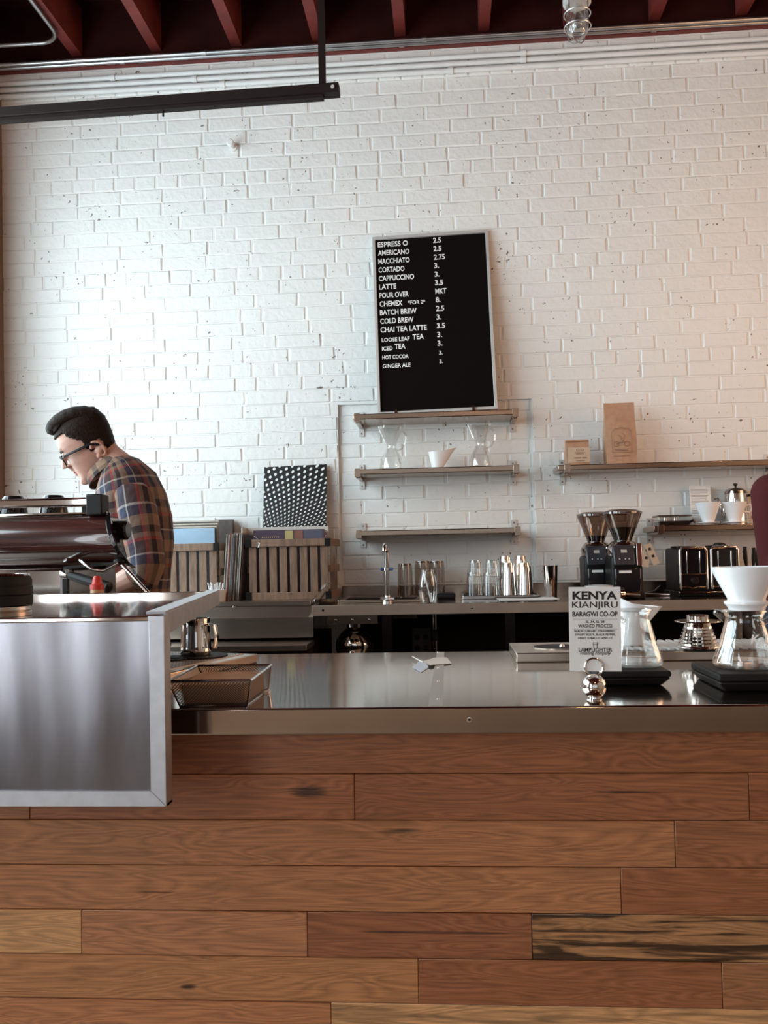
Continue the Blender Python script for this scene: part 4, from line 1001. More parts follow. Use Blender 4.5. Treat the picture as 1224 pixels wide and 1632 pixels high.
MB().tube([(q2-.03, -.53, BT+.022), (q2-.012, -.53, BT+.022)], .022, 16).build('base', CHROME, tb)
MB().tube([(q2-.012, -.53, BT+.022), (q2+.01, -.53, BT+.020), (q2+.05, -.53, BT+.016)], [.009, .012, .015], 14).build('handle', SHELFSTEEL, tb)
# tongs / dark tool
a, b = G(1018, 943, BT), G(1066, 938, BT); y_ = -.30; xa, xb = X_(1026, y_, BT), X_(1058, y_, BT)
tg = thing('serving_tongs', 'dark metal serving tongs lying open between grinder and toaster', 'tongs', ((xa+xb)/2, y_, BT))
MB().tube([(xa, y_, BT+.006), (xa+.05, y_+.01, BT+.014), (xb, y_+.05, BT+.034)], [.006, .008, .010], 10).build('upper_arm', DCHROME, tg)
MB().tube([(xa, y_-.015, BT+.006), (xa+.05, y_-.04, BT+.006), (xb+.012, y_-.06, BT+.0065)], [.006, .007, .006], 10).build('lower_arm', DCHROME, tg)
# toaster
ty0, ty1 = -.42, -.16; xa, xb = X_(1082, ty0, BT+.1), X_(1179, ty0, BT+.1); tz1 = P(1130, 870, ty0).z; b = BT
ts = thing('toaster', 'chrome four slot toaster with dark front panels', 'toaster', ((xa+xb)/2, ty0, b))
MB().box(xa+.006, xb-.006, ty0+.02, ty1, b+.012, tz1-.006).build('body', BLACK, ts, .012, seg=3)
MB().box(xa, xb, ty0+.01, ty1+.006, b, b+.020).build('base', BLACK, ts, .004)
MB().box(xa-.002, xb+.002, ty0-.012, ty0+.016, b+.014, b+.021).build('crumb_tray', CHROME, ts, .002)
xm = (xa+xb)/2
for x0, x1 in ((xa, xm-.004), (xm+.004, xb)):
    fy = ty0; r = .010
    pts = [(x0+.006, fy, b+.030), (x0+.006, fy, tz1-.018), (x0+.014, fy, tz1-.006), (x1-.014, fy, tz1-.006), (x1-.006, fy, tz1-.018), (x1-.006, fy, b+.030)]
    MB().tube(pts, .0062, 10).build('chrome_frame', CHROME, ts)
    MB().box(x0+.010, x1-.010, fy+.004, fy+.022, b+.030, tz1-.010).build('front_panel', GLOSSBLACK, ts, .004)
    MB().tube([(x0+.01, fy, b+.094), (x1-.01, fy, b+.094)], .003, 8).build('cross_trim', CHROME, ts)
    for f in (.28, .72): MB().tube([(x0+(x1-x0)*f, fy-.001, b+.096), (x0+(x1-x0)*f, fy-.001, tz1-.022)], .0016, 8).build('lever_slot', CHROME, ts)
    MB().tube([(x0+.012, fy, b+.040), (x0+.035, fy, b+.040), (x0+.055, fy, b+.034), (x1-.05, fy, b+.040), (x1-.012, fy, b+.040)], .0032, 8).build('lower_trim', CHROME, ts)
    for yy in (-.34, -.24): MB().box(x0+.02, x1-.02, yy, yy+.026, tz1-.007, tz1+.002).build('slot', BLACK, ts)
dl = MB().lathe([(.016, 0), (.016, .010), (.012, .014), (0, .014)], (xa+(xm-xa)*.53, ty0+.006, b+.066), 20, (0, -1, 0)).build('dial', BLACK, ts)
MB().lathe([(.018, 0), (.018, .004), (.0165, .004)], (xa+(xm-xa)*.53, ty0+.005, b+.066), 20, (0, -1, 0)).build('dial_ring', DCHROME, dl)
MB().lathe([(.028, 0), (.026, .012), (.012, .018), (0, .018)], (xb-.035, -.27, tz1-.004), 20).build('lid_knob', BLACK, ts)
# utensils in a dark crock beside the toaster
ux = X_(1197, -.33, BT+.1)
single('utensil_crock', MB().lathe([(0, .001), (.036, .001), (.038, .01), (.040, .10), (.036, .10), (.033, .012), (0, .010)], (ux, -.33, BT), 24), RUBBER, 'dark crock for utensils beside the toaster', 'crock', (ux, -.33, BT))
for dx, h_ in ((-.018, .205), (.010, .20), (.024, .19)):
    single('spatula', MB().tube([(ux+dx*.5, -.33, BT+.012), (ux+dx, -.33, BT+.12), (ux+dx*1.25, -.33, BT+h_-.05), (ux+dx*1.3, -.33, BT+h_)], [.004, .005, (.010, .004), (.008, .004)], 10), BLACK, 'black spatula handle standing in the dark crock', 'spatula', (ux+dx*.5, -.33, BT+.012), 'utensils in the crock')
# acrylic scoop leaning in the gap between ledge and worktop
B0 = P(490, 985, -.63); B1 = P(525, 930, -.63); d = B1-B0; nrm = V((-d.z, 0, d.x)).normalized()
ab = thing('acrylic_scoop', 'clear acrylic scoop leaning at the end of the steel worktop', 'scoop', tuple(B0))
MB().prism([B0, B1, B1-nrm*.003, B0-nrm*.003], (0, .055, 0)).build('blade', ACRYL, ab)
for yy in (0, .055): MB().tube([B1+V((0, yy, 0)), B1+V((0, yy, 0))+nrm*.014-d*.04, B0+V((0, yy, 0))+nrm*.022+d*.42, B0+V((0, yy, 0))+d*.30], .0022, 6).build('side_rim', ACRYL, ab)
MB().tube([B1, B1+V((0, .055, 0))], .0022, 6).build('end_rim', ACRYL, ab)

# under the worktop: chrome float dome, pipes, outlet box
cx_, cz_ = P(562, 1032, -.50).x, P(562, 1032, -.50).z
dm = thing('chrome_disposer', 'round chrome disposer hanging under the sink', 'disposer', (cx_, -.42, cz_-.09))
MB().ball((cx_, -.42, cz_), .082, 32, 20).build('dome', CHROME, dm)
MB().lathe([(.030, 0), (.036, .012), (.034, .05), (.026, .056), (0, .056)], (cx_-.008, -.475, cz_-.055), 24, (0, -1, -.1)).build('outlet', CHROME, dm)
MB().tube([(cx_, -.40, cz_+.06), (cx_, -.40, BT-.0695)], .035, 20).build('neck', DCHROME, dm)
for px, lb in ((617, 'grey drain pipe under the tap'), (693, 'grey supply pipe under the worktop beside the outlet box')):
    x = X_(px, -.30, .75); t = thing('drain_pipe', lb, 'pipe', (x, -.30, .335)); MB().tube([(x, -.30, .335), (x, -.30, BT-.070 if px < 650 else BT-.045)], .012, 12).build('pipe', DCHROME, t)
    MB().tube([(x, -.30, .74), (x, -.30, .79)], .019, 12).build('coupling', BLACK, t)
x = X_(672, -.07, .72); ob = thing('outlet_box', 'dark double outlet box on the panel under the worktop', 'outlet', (x, -.062, .68))
MB().box(x-.045, x+.045, -.085, -.061, .64, .78).build('plate', mat('dark_bakelite', (.035, .025, .020), .5), ob, .004)
for zz in (.685, .735):
    for s in (-.02, .02): MB().lathe([(0, 0), (.014, 0), (.014, .003), (0, .003)], (x+s, -.085, zz), 14, (0, -1, 0)).build('socket', BLACK, ob)

# white cup of straws on the ledge behind the cabinet
sy = -.497; sq = X_(345, sy, LED+.03)
cup = thing('straw_cup', 'white cup that holds paper straws on the steel ledge', 'cup', (sq, sy, LED))
ch = P(345, 940, sy).z-LED
MB().lathe([(0, .0005), (.034, .0005), (.036, .003), (.044, ch), (.041, ch), (.033, .006), (0, .005)], (sq, sy, LED), 28).build('cup_wall', CERAMIC, cup)
for k in range(13):
    a = k*2.4; r0, r1 = .020*math.sqrt(k/13), .036*math.sqrt((k+1)/13); hh = ch+random.uniform(.016, .034)
    single('straw', MB().tube([(sq+r0*math.cos(a), sy+r0*math.sin(a), LED+.006), (sq+r1*math.cos(a), sy+r1*math.sin(a), LED+hh)], .0034, 8), STRAW, 'white straw standing in the white cup', 'straw', (sq+r0*math.cos(a), sy+r0*math.sin(a), LED+.006), 'straws in the white cup')

# ================================================================== STEEL SHROUD IN FRONT OF THE ESPRESSO MACHINE
HT, HB, HF = 1.055, .835, -3.20; hx = -.329; _rb = G(350, 944, HT); HBK = _rb.y; hxb = _rb.x; hl = -1.15
hd = thing('machine_shroud', 'steel panelled shroud with angle frame in front of the espresso machine', 'shroud', ((hl+hx)/2, HF, HB))
fw = .0185
MB().box(hl, hx-fw, HF+.0035, HF+.006, HB+fw, HT-.004).build('front_panel', PANEL, hd)
zf, o_ = HF, None
MB().prism([(hx-fw, HF, HB+fw), (hx-fw, HF, HT), (hx, HF, HT), (hx, HF, HB)], (0, .003, 0)).build('front_upright', FRAME, hd, .0006)
MB().prism([(hl, HF, HB), (hx, HF, HB), (hx-fw, HF, HB+fw), (hl, HF, HB+fw)], (0, .003, 0)).build('bottom_rail', FRAME, hd, .0006)
MB().box(hx-.003, hx, HF+.003, HF+.022, HB, HT).build('upright_flange', FRAME, hd)
MB().box(hl, hx, HF+.003, HF+.022, HB, HB+.003).build('bottom_flange', FRAME, hd)
MB().box(hl, hx-fw, HF, HF+.004, HT-.006, HT).build('top_edge', CHROME, hd, .0015)
MB().bar((hx-.002, HF+.012, HT-.010), (hxb-.002, HBK, HT-.010), .004, .024).build('side_rail', FRAME, hd)
MB().bar((hx-.011, HF+.004, HT+.0035), (hxb-.011, HBK, HT+.0035), .022, .003).build('side_rail_cap', FRAME, hd)
MB().box(hl, hxb-.004, HBK-.012, HBK, HT-.022, HT+.003).build('rear_rail', CHROME, hd, .0015)
MB().prism([(hl, HF+.004, HT-.010), (hx-.022, HF+.004, HT-.010), (hxb-.022, HBK-.012, HT-.010), (hl, HBK-.012, HT-.010)], (0, 0, .004)).build('top_plate', mat('dark_polished_plate', (.42, .36, .33), .08, 1), hd)
MB().box(hl, hl+.02, CF+.03, CB-.05, CT, HT-.010).build('stand_leg', FRAME, hd)
MB().box(-.75, -.73, CF+.03, CF+.06, CT, HT-.010).build('stand_leg', FRAME, hd)
MB().box(-.75, -.73, CB-.12, CB-.09, CT, HT-.010).build('stand_leg', FRAME, hd)
# bean collar standing on the shroud
q = G(6, 972, HT-.006); q = V((X_(2, -3.06, HT), -3.06, HT-.006)); r = X_(48, -3.06, HT+.02)-q.x
cl = thing('knock_box', 'round black rubber knock box with a ribbed steel foot', 'knock box', tuple(q))
hz = P(20, 917, -3.06).z-q.z
MB().lathe([(0, .0004), (r*.96, .0004), (r*.97, hz*.10), (r*.93, hz*.13), (r*.97, hz*.16), (r*.97, hz*.24), (r*.9, hz*.26)], q, 48).build('steel_foot', STEEL, cl)
MB().lathe([(r*.9, hz*.26), (r, hz*.27), (r, hz*.50), (r*.975, hz*.52), (r, hz*.54), (r, hz*.72), (r*.97, hz*.75), (r*.98, hz*.88), (r*.90, hz), (r*.80, hz), (r*.76, hz*.85), (r*.76, hz*.3), (0, hz*.28)], q, 48).build('rubber_drum', RUBBER, cl)
MB().tube([q+V((r*.86*math.cos(a), r*.86*math.sin(a), hz)) for a in [k*math.pi/24 for k in range(49)]], .0025, 6).build('rim_ring', DCHROME, cl)

# ================================================================== ESPRESSO MACHINE
MY0, MY1 = -2.32, -1.86; MSZ = .90
ml = -1.75
st = thing('machine_stand', 'steel stand that carries the espresso machine behind the shroud', 'stand', (-1.2, -2.1, 0))
MB().box(ml-.05, -.79, MY0-.125, MY1+.04, MSZ-.03, MSZ).build('stand_top', STEEL, st, .002)
MB().box(ml-.03, -.81, MY0-.03, MY1+.02, 0, MSZ-.03).build('stand_body', DARKVOID, st)
em_ = thing('espresso_machine', 'espresso machine with a glossy burgundy back and black side frame', 'espresso machine', (-1.1, MY0, MSZ))
zt, zb = P(80, 821, MY0).z, P(80, 905, MY0).z
xt, xb = P(163, 822, MY0).x, P(198, 896, MY0).x
prof = [(0, 1.0), (-.018, .90), (-.034, .70), (-.040, .5), (-.034, .28), (-.012, .10), (.02, 0.0)]     # bulging back panel
rings = []
for x_t, x_b in ((ml, ml), (xt, xb)):
    rings.append([(x_t+(x_b-x_t)*(1-f), MY0+.03+dy, zb+(zt-zb)*f) for dy, f in prof]+[(x_t+(x_b-x_t)*(1-f)-(.14 if x_t > ml else 0), MY1-.10, zb+(zt-zb)*f) for f in (0, 1)])
MB().ring(rings).build('back_panel', VENEER, em_, .003)
rings = []
for dx in (0, .012):
    rings.append([(xt+dx-.002+(xb-xt)*(1-f), MY0+.03+dy*1.12-.003, zb-.004+(zt-zb+.008)*f) for dy, f in prof]+[(xt+dx-.002-.142+(xb-xt)*(1-f), MY1-.09, zb-.004+(zt-zb+.008)*f) for f in (0, 1)])
MB().ring(rings).build('side_frame', GLOSSBLACK, em_, .002)
MB().tube([(ml, MY0+.028, zt+.003), (xt, MY0+.028, zt+.003)], .0035, 8).build('top_trim', CHROME, em_)
# cup rail
rz0, rz1 = P(80, 809, MY0+.02).z, P(80, 794, MY0+.02).z; xr_ = P(143, 800, MY0+.02).x
MB().box(ml, xr_, MY0+.012, MY0+.030, rz0, rz1).build('cup_rail', CHROME, em_, .005, seg=3)
xe0, xe1 = xr_-.004, P(166, 800, MY0+.02).x
MB().box(xe0, xe1, MY0+.006, MY0+.05, zt-.002, P(150, 788, MY0+.02).z).build('rail_end_cap', BLACK, em_, .003)
MB().box(xe0-.02, xe0, MY0+.03, MY0+.05, zt, rz0+.004).build('rail_foot', BLACK, em_, .002)
MB().box(ml, P(112, 815, MY0+.05).x, MY0+.06, MY1-.12, zt, zt+.006).build('cup_tray', DCHROME, em_)
knz = P(190, 845, MY0+.06).z; knx = P(170, 845, MY0+.06).x; kx1 = P(205, 845, MY0+.06).x
MB().tube([(knx, MY0+.06, knz), (knx+.01, MY0+.06, knz), (kx1-.004, MY0+.06, knz), (kx1, MY0+.06, knz)], [.020, .0225, .0225, .018], 24).build('steam_knob', GLOSSBLACK, em_)
lx1_ = P(104, 925, MY0+.03).x
MB().box(ml, lx1_, MY0+.03, MY1-.12, MSZ+.02, zb+.004).build('lower_body', DCHROME, em_, .012, seg=3)
MB().tube([(ml, MY0+.022, MSZ+.105), (lx1_-.01, MY0+.022, MSZ+.105)], .012, 12).build('lower_rail', CHROME, em_)
fx = P(107, 925, MY0+.02).x
MB().box(fx-.004, fx+.004, MY0+.010, MY0+.022, MSZ, zb+.002).build('frame_leg', BLACK, em_)
MB().bar((fx, MY0+.016, zb+.0), (xb-.01, MY0+.016, zb+.008), .010, .006).build('frame_bar', BLACK, em_)
for x, y in ((-1.6, MY0+.08), (-1.6, MY1-.15), (-1.05, MY1-.15), (-1.05, MY0+.08)):
    MB().lathe([(.022, 0), (.018, .021), (0, .021)], (x, y, MSZ), 14).build('foot', BLACK, em_)
ph0, ph1 = P(112, 917, MY0-.02), P(176, 937, MY0-.05)
pf = MB().tube([ph0, ph0*.75+ph1*.25, ph0*.35+ph1*.65, ph1*.97+ph0*.03, ph1], [.009, .0105, .0115, .0125, .007], 16).build('portafilter_handle', BLACK, em_)
MB().tube([ph0+V((-.03, .05, .004)), ph0], [.016, .010], 14).build('portafilter_neck', CHROME, pf)
w0_ = [P(128, 893, MY0), P(138, 901, MY0-.02), P(148, 908, MY0-.02), P(165, 910, MY0-.01), P(188, 897, MY0)]
MB().tube(w0_, .0042, 10).build('hot_water_tube', CHROME, em_)
wj = P(190, 895, MY0+.01); MB().ball(wj, .011, 14, 10, (1.3, 1, .9)).build('wand_joint', BLACK, em_)
MB().tube([wj, P(215, 922, MY0), P(243, 952, MY0-.01)], [.0048, .0042, .0038], 10).build('steam_wand', CHROME, em_)
# cups stored upside down on top
for k, px in enumerate((22, 86, -40)):
    x = X_(px, MY0+.10, zt); single('espresso_cup', MB().lathe([(.030, .0005), (.032, .002), (.028, .030), (.024, .040), (.020, .045), (0, .045)], (x, MY0+.10, zt+.006), 24), GLOSSBLACK, 'black cup upside down on top of the espresso machine', 'cup', (x, MY0+.10, zt+.006), 'cups on the espresso machine')
# squeeze bottle with red tip, on the stand
sq_ = P(155, 945, MY0-.09); bx_ = sq_.x
sb = thing('squeeze_bottle', 'amber squeeze bottle with a red cone tip behind the shroud', 'bottle', (bx_, MY0-.09, MSZ)); zc_ = P(155, 935, MY0-.09).z-MSZ
MB().lathe([(0, .0005), (.022, .0005), (.024, .006), (.024, zc_-.035), (.014, zc_-.012), (.0135, zc_-.006), (0, zc_-.006)], (bx_, MY0-.09, MSZ), 24).build('bottle', AMBER, sb)
zr_ = P(155, 918, MY0-.09).z-MSZ
MB().lathe([(.0145, zc_-.006), (.0145, zc_+.004), (.011, zc_+.006), (.0085, zr_-.004), (.006, zr_), (0, zr_)], (bx_, MY0-.09, MSZ), 20).build('cone_tip', REDCAP, sb)

# ================================================================== THINGS ON THE SERVICE COUNTER
# perforated drip tray with the milk pitcher
A = G(411, 1056, CT); Bp = G(300, 1082, CT); dirx = (A-Bp).normalized(); ang = math.atan2(dirx.y, dirx.x)
dth = .016
ctr = A-dirx*.135+V((-dirx.y, dirx.x, 0))*.115
dtr = thing('perforated_drip_tray', 'raised steel drip tray with a perforated top under the milk pitcher', 'tray', (ctr.x, ctr.y, CT), ang)
MB().box(-.135, .135, -.115, .115, 0, dth).build('tray_body', STEEL, dtr, .002, local=True)
MB().box(-.120, .120, -.095, .095, dth, dth+.0015).build('grille_plate', ALU, dtr, local=True)
hl_ = MB()
for i in range(26):
    for j in range(20):
        hl_.lathe([(.0022, 0), (.0022, .0003), (0, .0003)], (-.113+i*.009+(.0045 if j % 2 else 0), -.088+j*.0092, dth+.0013), 6)
o = hl_.build('perforations', BLACK, dtr, local=True); o['kind'] = 'stuff'
tz_ = CT+dth+.0018
pb = G(312, 1046, tz_); px0 = X_(312, pb.y, tz_+.03); r = X_(336, pb.y, tz_+.03)-px0; ph = P(312, 984, pb.y).z-tz_-.004
single('round_mat', MB().lathe([(0, 0), (.052, 0), (.052, .0022), (0, .0022)], (px0+.004, pb.y, tz_), 40), RUBBER, 'round black mat under the milk pitcher', 'mat', (px0+.004, pb.y, tz_))
pz = tz_+.0025
mp_ = thing('milk_pitcher', 'chrome milk pitcher on the black mat', 'pitcher', (px0, pb.y, pz)); c = V((px0, pb.y, pz))
pm = MB().lathe([(0, .0004), (r*.96, .0004), (r*1.0, .004), (r*.985, ph*.25), (r*.93, ph*.55), (r*.90, ph*.8), (r*.93, ph*.97), (r*.95, ph), (r*.92, ph), (r*.87, ph*.8), (r*.93, .006), (0, .005)], c, 40)
for i, p in enumerate(pm.v):
    f = (p.z-pz)/ph
    if f > .8 and p.x < c.x: pm.v[i] = p+V((-1, 0, .4))*(.010*(f-.8)/.2*max(0, (c.x-p.x)/r)**6)
pm.build('jug', CHROME, mp_)
MB().tube([c+V(q) for q in ((r*.9, -.004, ph*.84), (r*1.35, -.008, ph*.80), (r*1.48, -.009, ph*.55), (r*1.42, -.009, ph*.30), (r*1.32, -.008, ph*.18))], [(.007, .002)]*5, 10).build('handle', CHROME, mp_)
# black saucers on the counter by the shroud
s0 = G(283, 1066, CT); sx0 = X_(274, s0.y, CT)
for k in range(2):
    z = CT+k*.009
    single('black_saucer', MB().lathe([(0, .0005), (.022, .0005), (.024, .003), (.040, .010), (.041, .0115), (.038, .0115), (.023, .005), (0, .004)], (sx0, s0.y, z), 36), GLOSSBLACK, 'glossy black saucer, %s one of the pair beside the mesh tray' % ('lower', 'upper')[k], 'saucer', (sx0, s0.y, z), 'black saucers')
# mesh letter tray with kraft filters
fl, frr = G(287, 1127, CT), G(394, 1125, CT)
zr = CT+.034
bl_, brr = G(330, 1098, CT), G(428, 1100, CT)
tf = [P(268, 1085, fl.y-.012), P(399, 1085, fl.y-.012)]
hR = tf[1].z
def lv(p, z=hR): return V((p.x, p.y, z))
T = [lv(P(268, 1085, fl.y-.010)), lv(P(399, 1085, fl.y-.010)), lv(G(432, 1060, hR)), lv(G(315, 1061, hR))]
Bm = [lv(fl, CT+.001), lv(frr, CT+.001), lv(brr, CT+.001), lv(V((fl.x+(brr.x-frr.x), brr.y, 0)), CT+.001)]
if T[2].y > -2.50: pass
mt_ = thing('mesh_tray', 'dark wire mesh tray holding kraft paper filters', 'tray', tuple((Bm[0]+Bm[2])/2))
def panel(q, nm):
    w_, h_ = (q[1]-q[0]).length, (q[3]-q[0]).length
    m = MB().add(q, [(0, 1, 2, 3)], [[(0, 0), (w_, 0), ((w_), h_), (0, h_)]]); return m.build(nm, MESHMETAL, mt_)
for k in range(4):
    l = (k+1) % 4; panel([Bm[k], Bm[l], T[l], T[k]], 'mesh_side')
    MB().tube([T[k], T[l]], .0017, 8).build('rim_wire', DCHROME, mt_); MB().tube([Bm[k], Bm[l]], .0013, 6).build('base_wire', DCHROME, mt_)
    MB().tube([Bm[k], T[k]], .0013, 6).build('corner_wire', DCHROME, mt_)
panel([Bm[0], Bm[1], Bm[2], Bm[3]], 'mesh_floor')
ins = lambda a, b, f: a*(1-f)+b*f
cB, cT = sum(Bm, V())/4, sum(T, V())/4
kb0 = [ins(p, cB, .10)+V((0, 0, .002)) for p in Bm]; kt0 = [ins(ins(Bm[i], T[i], .80), cT, .16) for i in range(4)]
for p in kt0: p.z = hR-.007
single('kraft_filter_stack', MB().hexa(kb0+kt0), mat('kraft_filter', (.70, .42, .22), .7, noise=.1, nscale=60), 'stack of brown kraft paper filters inside the mesh tray', 'filters', tuple(cB+V((0, 0, .002))))
q = G(424, 1104, CT); single('paper_scrap', MB().box(q.x-.004, q.x+.006, q.y-.010, q.y+.003, CT, CT+.003), PAPER, 'tiny white scrap beside the mesh tray', 'paper', (q.x, q.y, CT))
# crumpled clear wrapper
wq = G(690, 1058, CT)
wr = thing('torn_wrapper', 'crumpled pale wrapper with a twisted tail lying on the counter', 'wrapper', (wq.x, wq.y, CT))
def sheet(pts, m, nm):
    v = [G(px, py, CT+h) for px, py, h in pts]; n = len(v)
    MB().add(v+[p+V((0, 0, .0006)) for p in v], [tuple(range(n)), tuple(range(2*n-1, n-1, -1))]+[(i, (i+1) % n, (i+1) % n+n, i+n) for i in range(n)]).build(nm, m, wr)
sheet([(674, 1054, .004), (695, 1048, .006), (712, 1048, .003), (720, 1058, .001), (700, 1059, .002), (686, 1060, .004)], mat('cream_wrapper', (.72, .66, .60), .5), 'cream_flap')
sheet([(667, 1055, .004), (678, 1056, .004), (683, 1064, .0005), (671, 1072, .0005), (657, 1064, .0005)], mat('blue_white_wrapper', (.62, .66, .74), .3), 'clear_flap')
MB().tube([G(657, 1046, CT+.006), G(664, 1050, CT+.005), G(675, 1056, CT+.004)], [.0008, .0012, .0022], 6).build('twisted_tail', mat('cream_wrapper', (.72, .66, .60), .5), wr)

# pour-over drip station
ys, yb2 = G(823, 1056, CT).y, CB-.005; sx0, sx1 = G(823, 1056, CT).x, 1.2; sH = P(823, 1041, ys).z
ds = thing('pour_over_station', 'raised steel pour over station with a slotted grille and a round drain', 'drip station', ((sx0+sx1)/2, ys, CT))
MB().box(sx0, sx1, ys, yb2, CT, sH).build('station_body', STEEL, ds, .002)
hx0 = G(888, 1031, sH)
dr = MB().lathe([(.043, .0006), (.046, .0016), (.046, .0002)], (hx0.x, (ys+yb2)/2, sH), 36).build('drain_ring', STEEL, ds)
MB().lathe([(0, .0004), (.0435, .0004), (.0435, .0014), (0, .0014)], (hx0.x, (ys+yb2)/2, sH), 36).build('drain', RUBBER, ds)
MB().lathe([(.005, 0), (.004, .004), (0, .005)], (hx0.x+.008, (ys+yb2)/2, sH+.001), 14).build('drain_knob', CHROME, ds)
gx0 = G(1010, 1030, sH).x; gx0 = X_(985, ys, sH); n = 34
for k in range(n):
    x = gx0+k*.0155
    MB().hexa([(x+.012, ys+.010, sH), (x+.020, ys+.010, sH), (x+.004, yb2-.012, sH), (x-.004, yb2-.012, sH)]+[(x+.012, ys+.010, sH+.0035), (x+.020, ys+.010, sH+.0035), (x+.004, yb2-.012, sH+.0035), (x-.004, yb2-.012, sH+.0035)]).build('grille_bar', ALU, ds)
MB().box(gx0-.004, gx0+n*.0155+.02, ys+.010, yb2-.010, sH, sH+.0006).build('grille_well', BLACK, ds)
gz = sH+.0036
# upturned chrome wave dripper
q = G(1113, 1032, gz); wy = q.y; wx = X_(1113, wy, gz); r = X_(1147, wy, gz)-wx; hz = P(1113, 980, wy).z-gz
wd = thing('wave_dripper', 'ribbed chrome dripper standing upside down on the grille', 'dripper', (wx, wy, gz)); c = (wx, wy, gz)
pr = [(r*.98, .0004), (r, .002)]
for k in range(8):
    f0 = k/8; f1 = (k+.5)/8
    for f, s in ((f0+.02, 1.0), (f1, .955)): pr.append(((r+(r*.54-r)*f)*s, .002+hz*.80*f))
pr += [(r*.54, hz*.80)]
MB().lathe(pr, c, 48).build('ribbed_cone', CHROME, wd)
MB().lathe([(r*.50, hz*.80), (r*1.05, hz*.79), (r*1.07, hz*.815), (r*1.05, hz*.83), (r*.50, hz*.83)], c, 48).build('flange', CHROME, wd)
MB().lathe([(r*.53, hz*.82), (r*.53, hz*.97), (r*.48, hz), (0, hz)], c, 40).build('neck_cap', CHROME, wd)
# scales
def scale_(px0, px1, pyf, pyt, label, depth):
    f = G((px0+px1)/2, pyf, CT); y0 = f.y; x0, x1 = X_(px0, y0, CT+.01), X_(px1, y0, CT+.01)
    t = thing('brew_scale', label, 'scale', ((x0+x1)/2, y0, CT)); h = P((px0+px1)/2, pyt, y0).z-CT
    MB().hexa([(x0+.010, y0+.008, CT), (x1-.012, y0+.008, CT), (x1-.012, y0+depth, CT), (x0+.010, y0+depth, CT), (x0, y0, CT+h*.55), (x1, y0, CT+h*.55), (x1, y0+depth, CT+h*.55), (x0, y0+depth, CT+h*.55)]).build('base', BLACK, t, .003)
    MB().box(x0, x1, y0, y0+depth, CT+h*.58, CT+h).build('platform', RUBBER, t, .003)
    return t, CT+h, y0, (x0+x1)/2
t1, z1, y1, xm1 = scale_(950, 1071, 1094, 1070, 'black brew scale under the glass server behind the name card', .125)
t2, z2, y2, xm2 = scale_(1146, 1262, 1104, 1074, 'black brew scale under the glass server that carries the white dripper', .135)
# glass servers
def server(px, pyb, Yc, zb, wpx, pyn, label, logo=False, hs=1):
    x = X_(px, Yc, zb+.01); r = X_(px+wpx/2, Yc, zb+.01)-x; h = P(px, pyn, Yc).z-zb
    t = thing('glass_server', label, 'coffee server', (x, Yc, zb), 0, 'glass coffee servers'); c = V((x, Yc, zb))
    MB().lathe([(0, .0015), (r*.92, .0012), (r, .006), (r*.99, .012), (r*.80, h*.42), (r*.60, h*.80), (r*.565, h*.88), (r*.60, h*.94), (r*.66, h)], c, 48).build('flask', GLASS, t)
    MB().lathe([(0, .003), (r*.90, .003), (r*.965, .008), (r*.95, .010), (0, .0055)], c, 40).build('thick_bottom', GLASS, t)
    MB().tube([c+V((r*.66*math.cos(a), r*.66*math.sin(a), h)) for a in [k*math.pi/24 for k in range(49)]], .0016, 6).build('rim', GLASS, t)
    sp = MB().lathe([(.010, 0), (.004, .016), (0, .018)], c+V((-r*.58, 0, h*.92)), 12, (-1, 0, .45)); sp.build('spout', GLASS, t)
    MB().tube([c+V((hs*a*r, -.55*r*abs(1), b*h)) for a, b in ((.36, .80), (.70, .92), (.86, .74), (.80, .46), (.60, .34))], [.0042, .0052, .0055, .005, .004], 10).build('handle', GLASS, t)
    if logo:
        me = text_mesh('Kalita', .017, ext=.0002, bold=.0003, shear=.25)
        me.transform(Matrix.Translation(V((-r*.10, -r*.80, h*.47))) @ Matrix.Rotation(math.radians(-16), 4, 'X') @ UPRIGHT); link('logo', me, LETTER, t)
    return x, h
sx1_, sh1 = server(1010, 1066, y1+.062, z1, 92, 972, 'clear conical glass server standing behind the name card', False, -1)
sx2_, sh2 = server(1188, 1070, y2+.066, z2, 102, 974, 'clear conical glass server with white lettering below the big dripper', True)
# big white dripper on the second server
r2 = X_(1238, y2+.066, z2+.1)-sx2_; zb2 = z2+sh2+.0018; ht2 = P(1188, 903, y2+.066).z-zb2
dripper(sx2_+.004, y2+.066, zb2, r2*1.0, r2*.56, ht2-.012, 'large white ceramic dripper on top of the lettered glass server', 'ceramic_dripper', r2*.66, None)
# white pouring jug behind the first server, on the grille
jy = ys+.075; jx_ = X_(1008, jy, gz); jt = P(1010, 962, jy).z-gz
jg = thing('white_pouring_jug', 'white ceramic jug with a pointed lip on the grille behind the server', 'jug', (jx_, jy, gz)); c = V((jx_, jy, gz))
rr = X_(1036, jy, gz+.05)-jx_
jm_ = MB().lathe([(0, .0005), (rr*.55, .0005), (rr*.58, .003), (rr*.74, jt*.5), (rr*.98, jt*.92), (rr, jt), (rr*.94, jt), (rr*.70, jt*.5), (rr*.52, .008), (0, .007)], c, 44)
for i, p in enumerate(jm_.v):
    f = (p.z-gz)/jt; dx = (p.x-c.x)/rr
    if f > .35: k = (f-.35)/.65; jm_.v[i] = p+V((.022*k*max(0, dx)**3, 0, -.006*k*max(0, dx)+.016*k*max(0, -dx)))
jm_.build('jug_body', CERAMIC, jg)

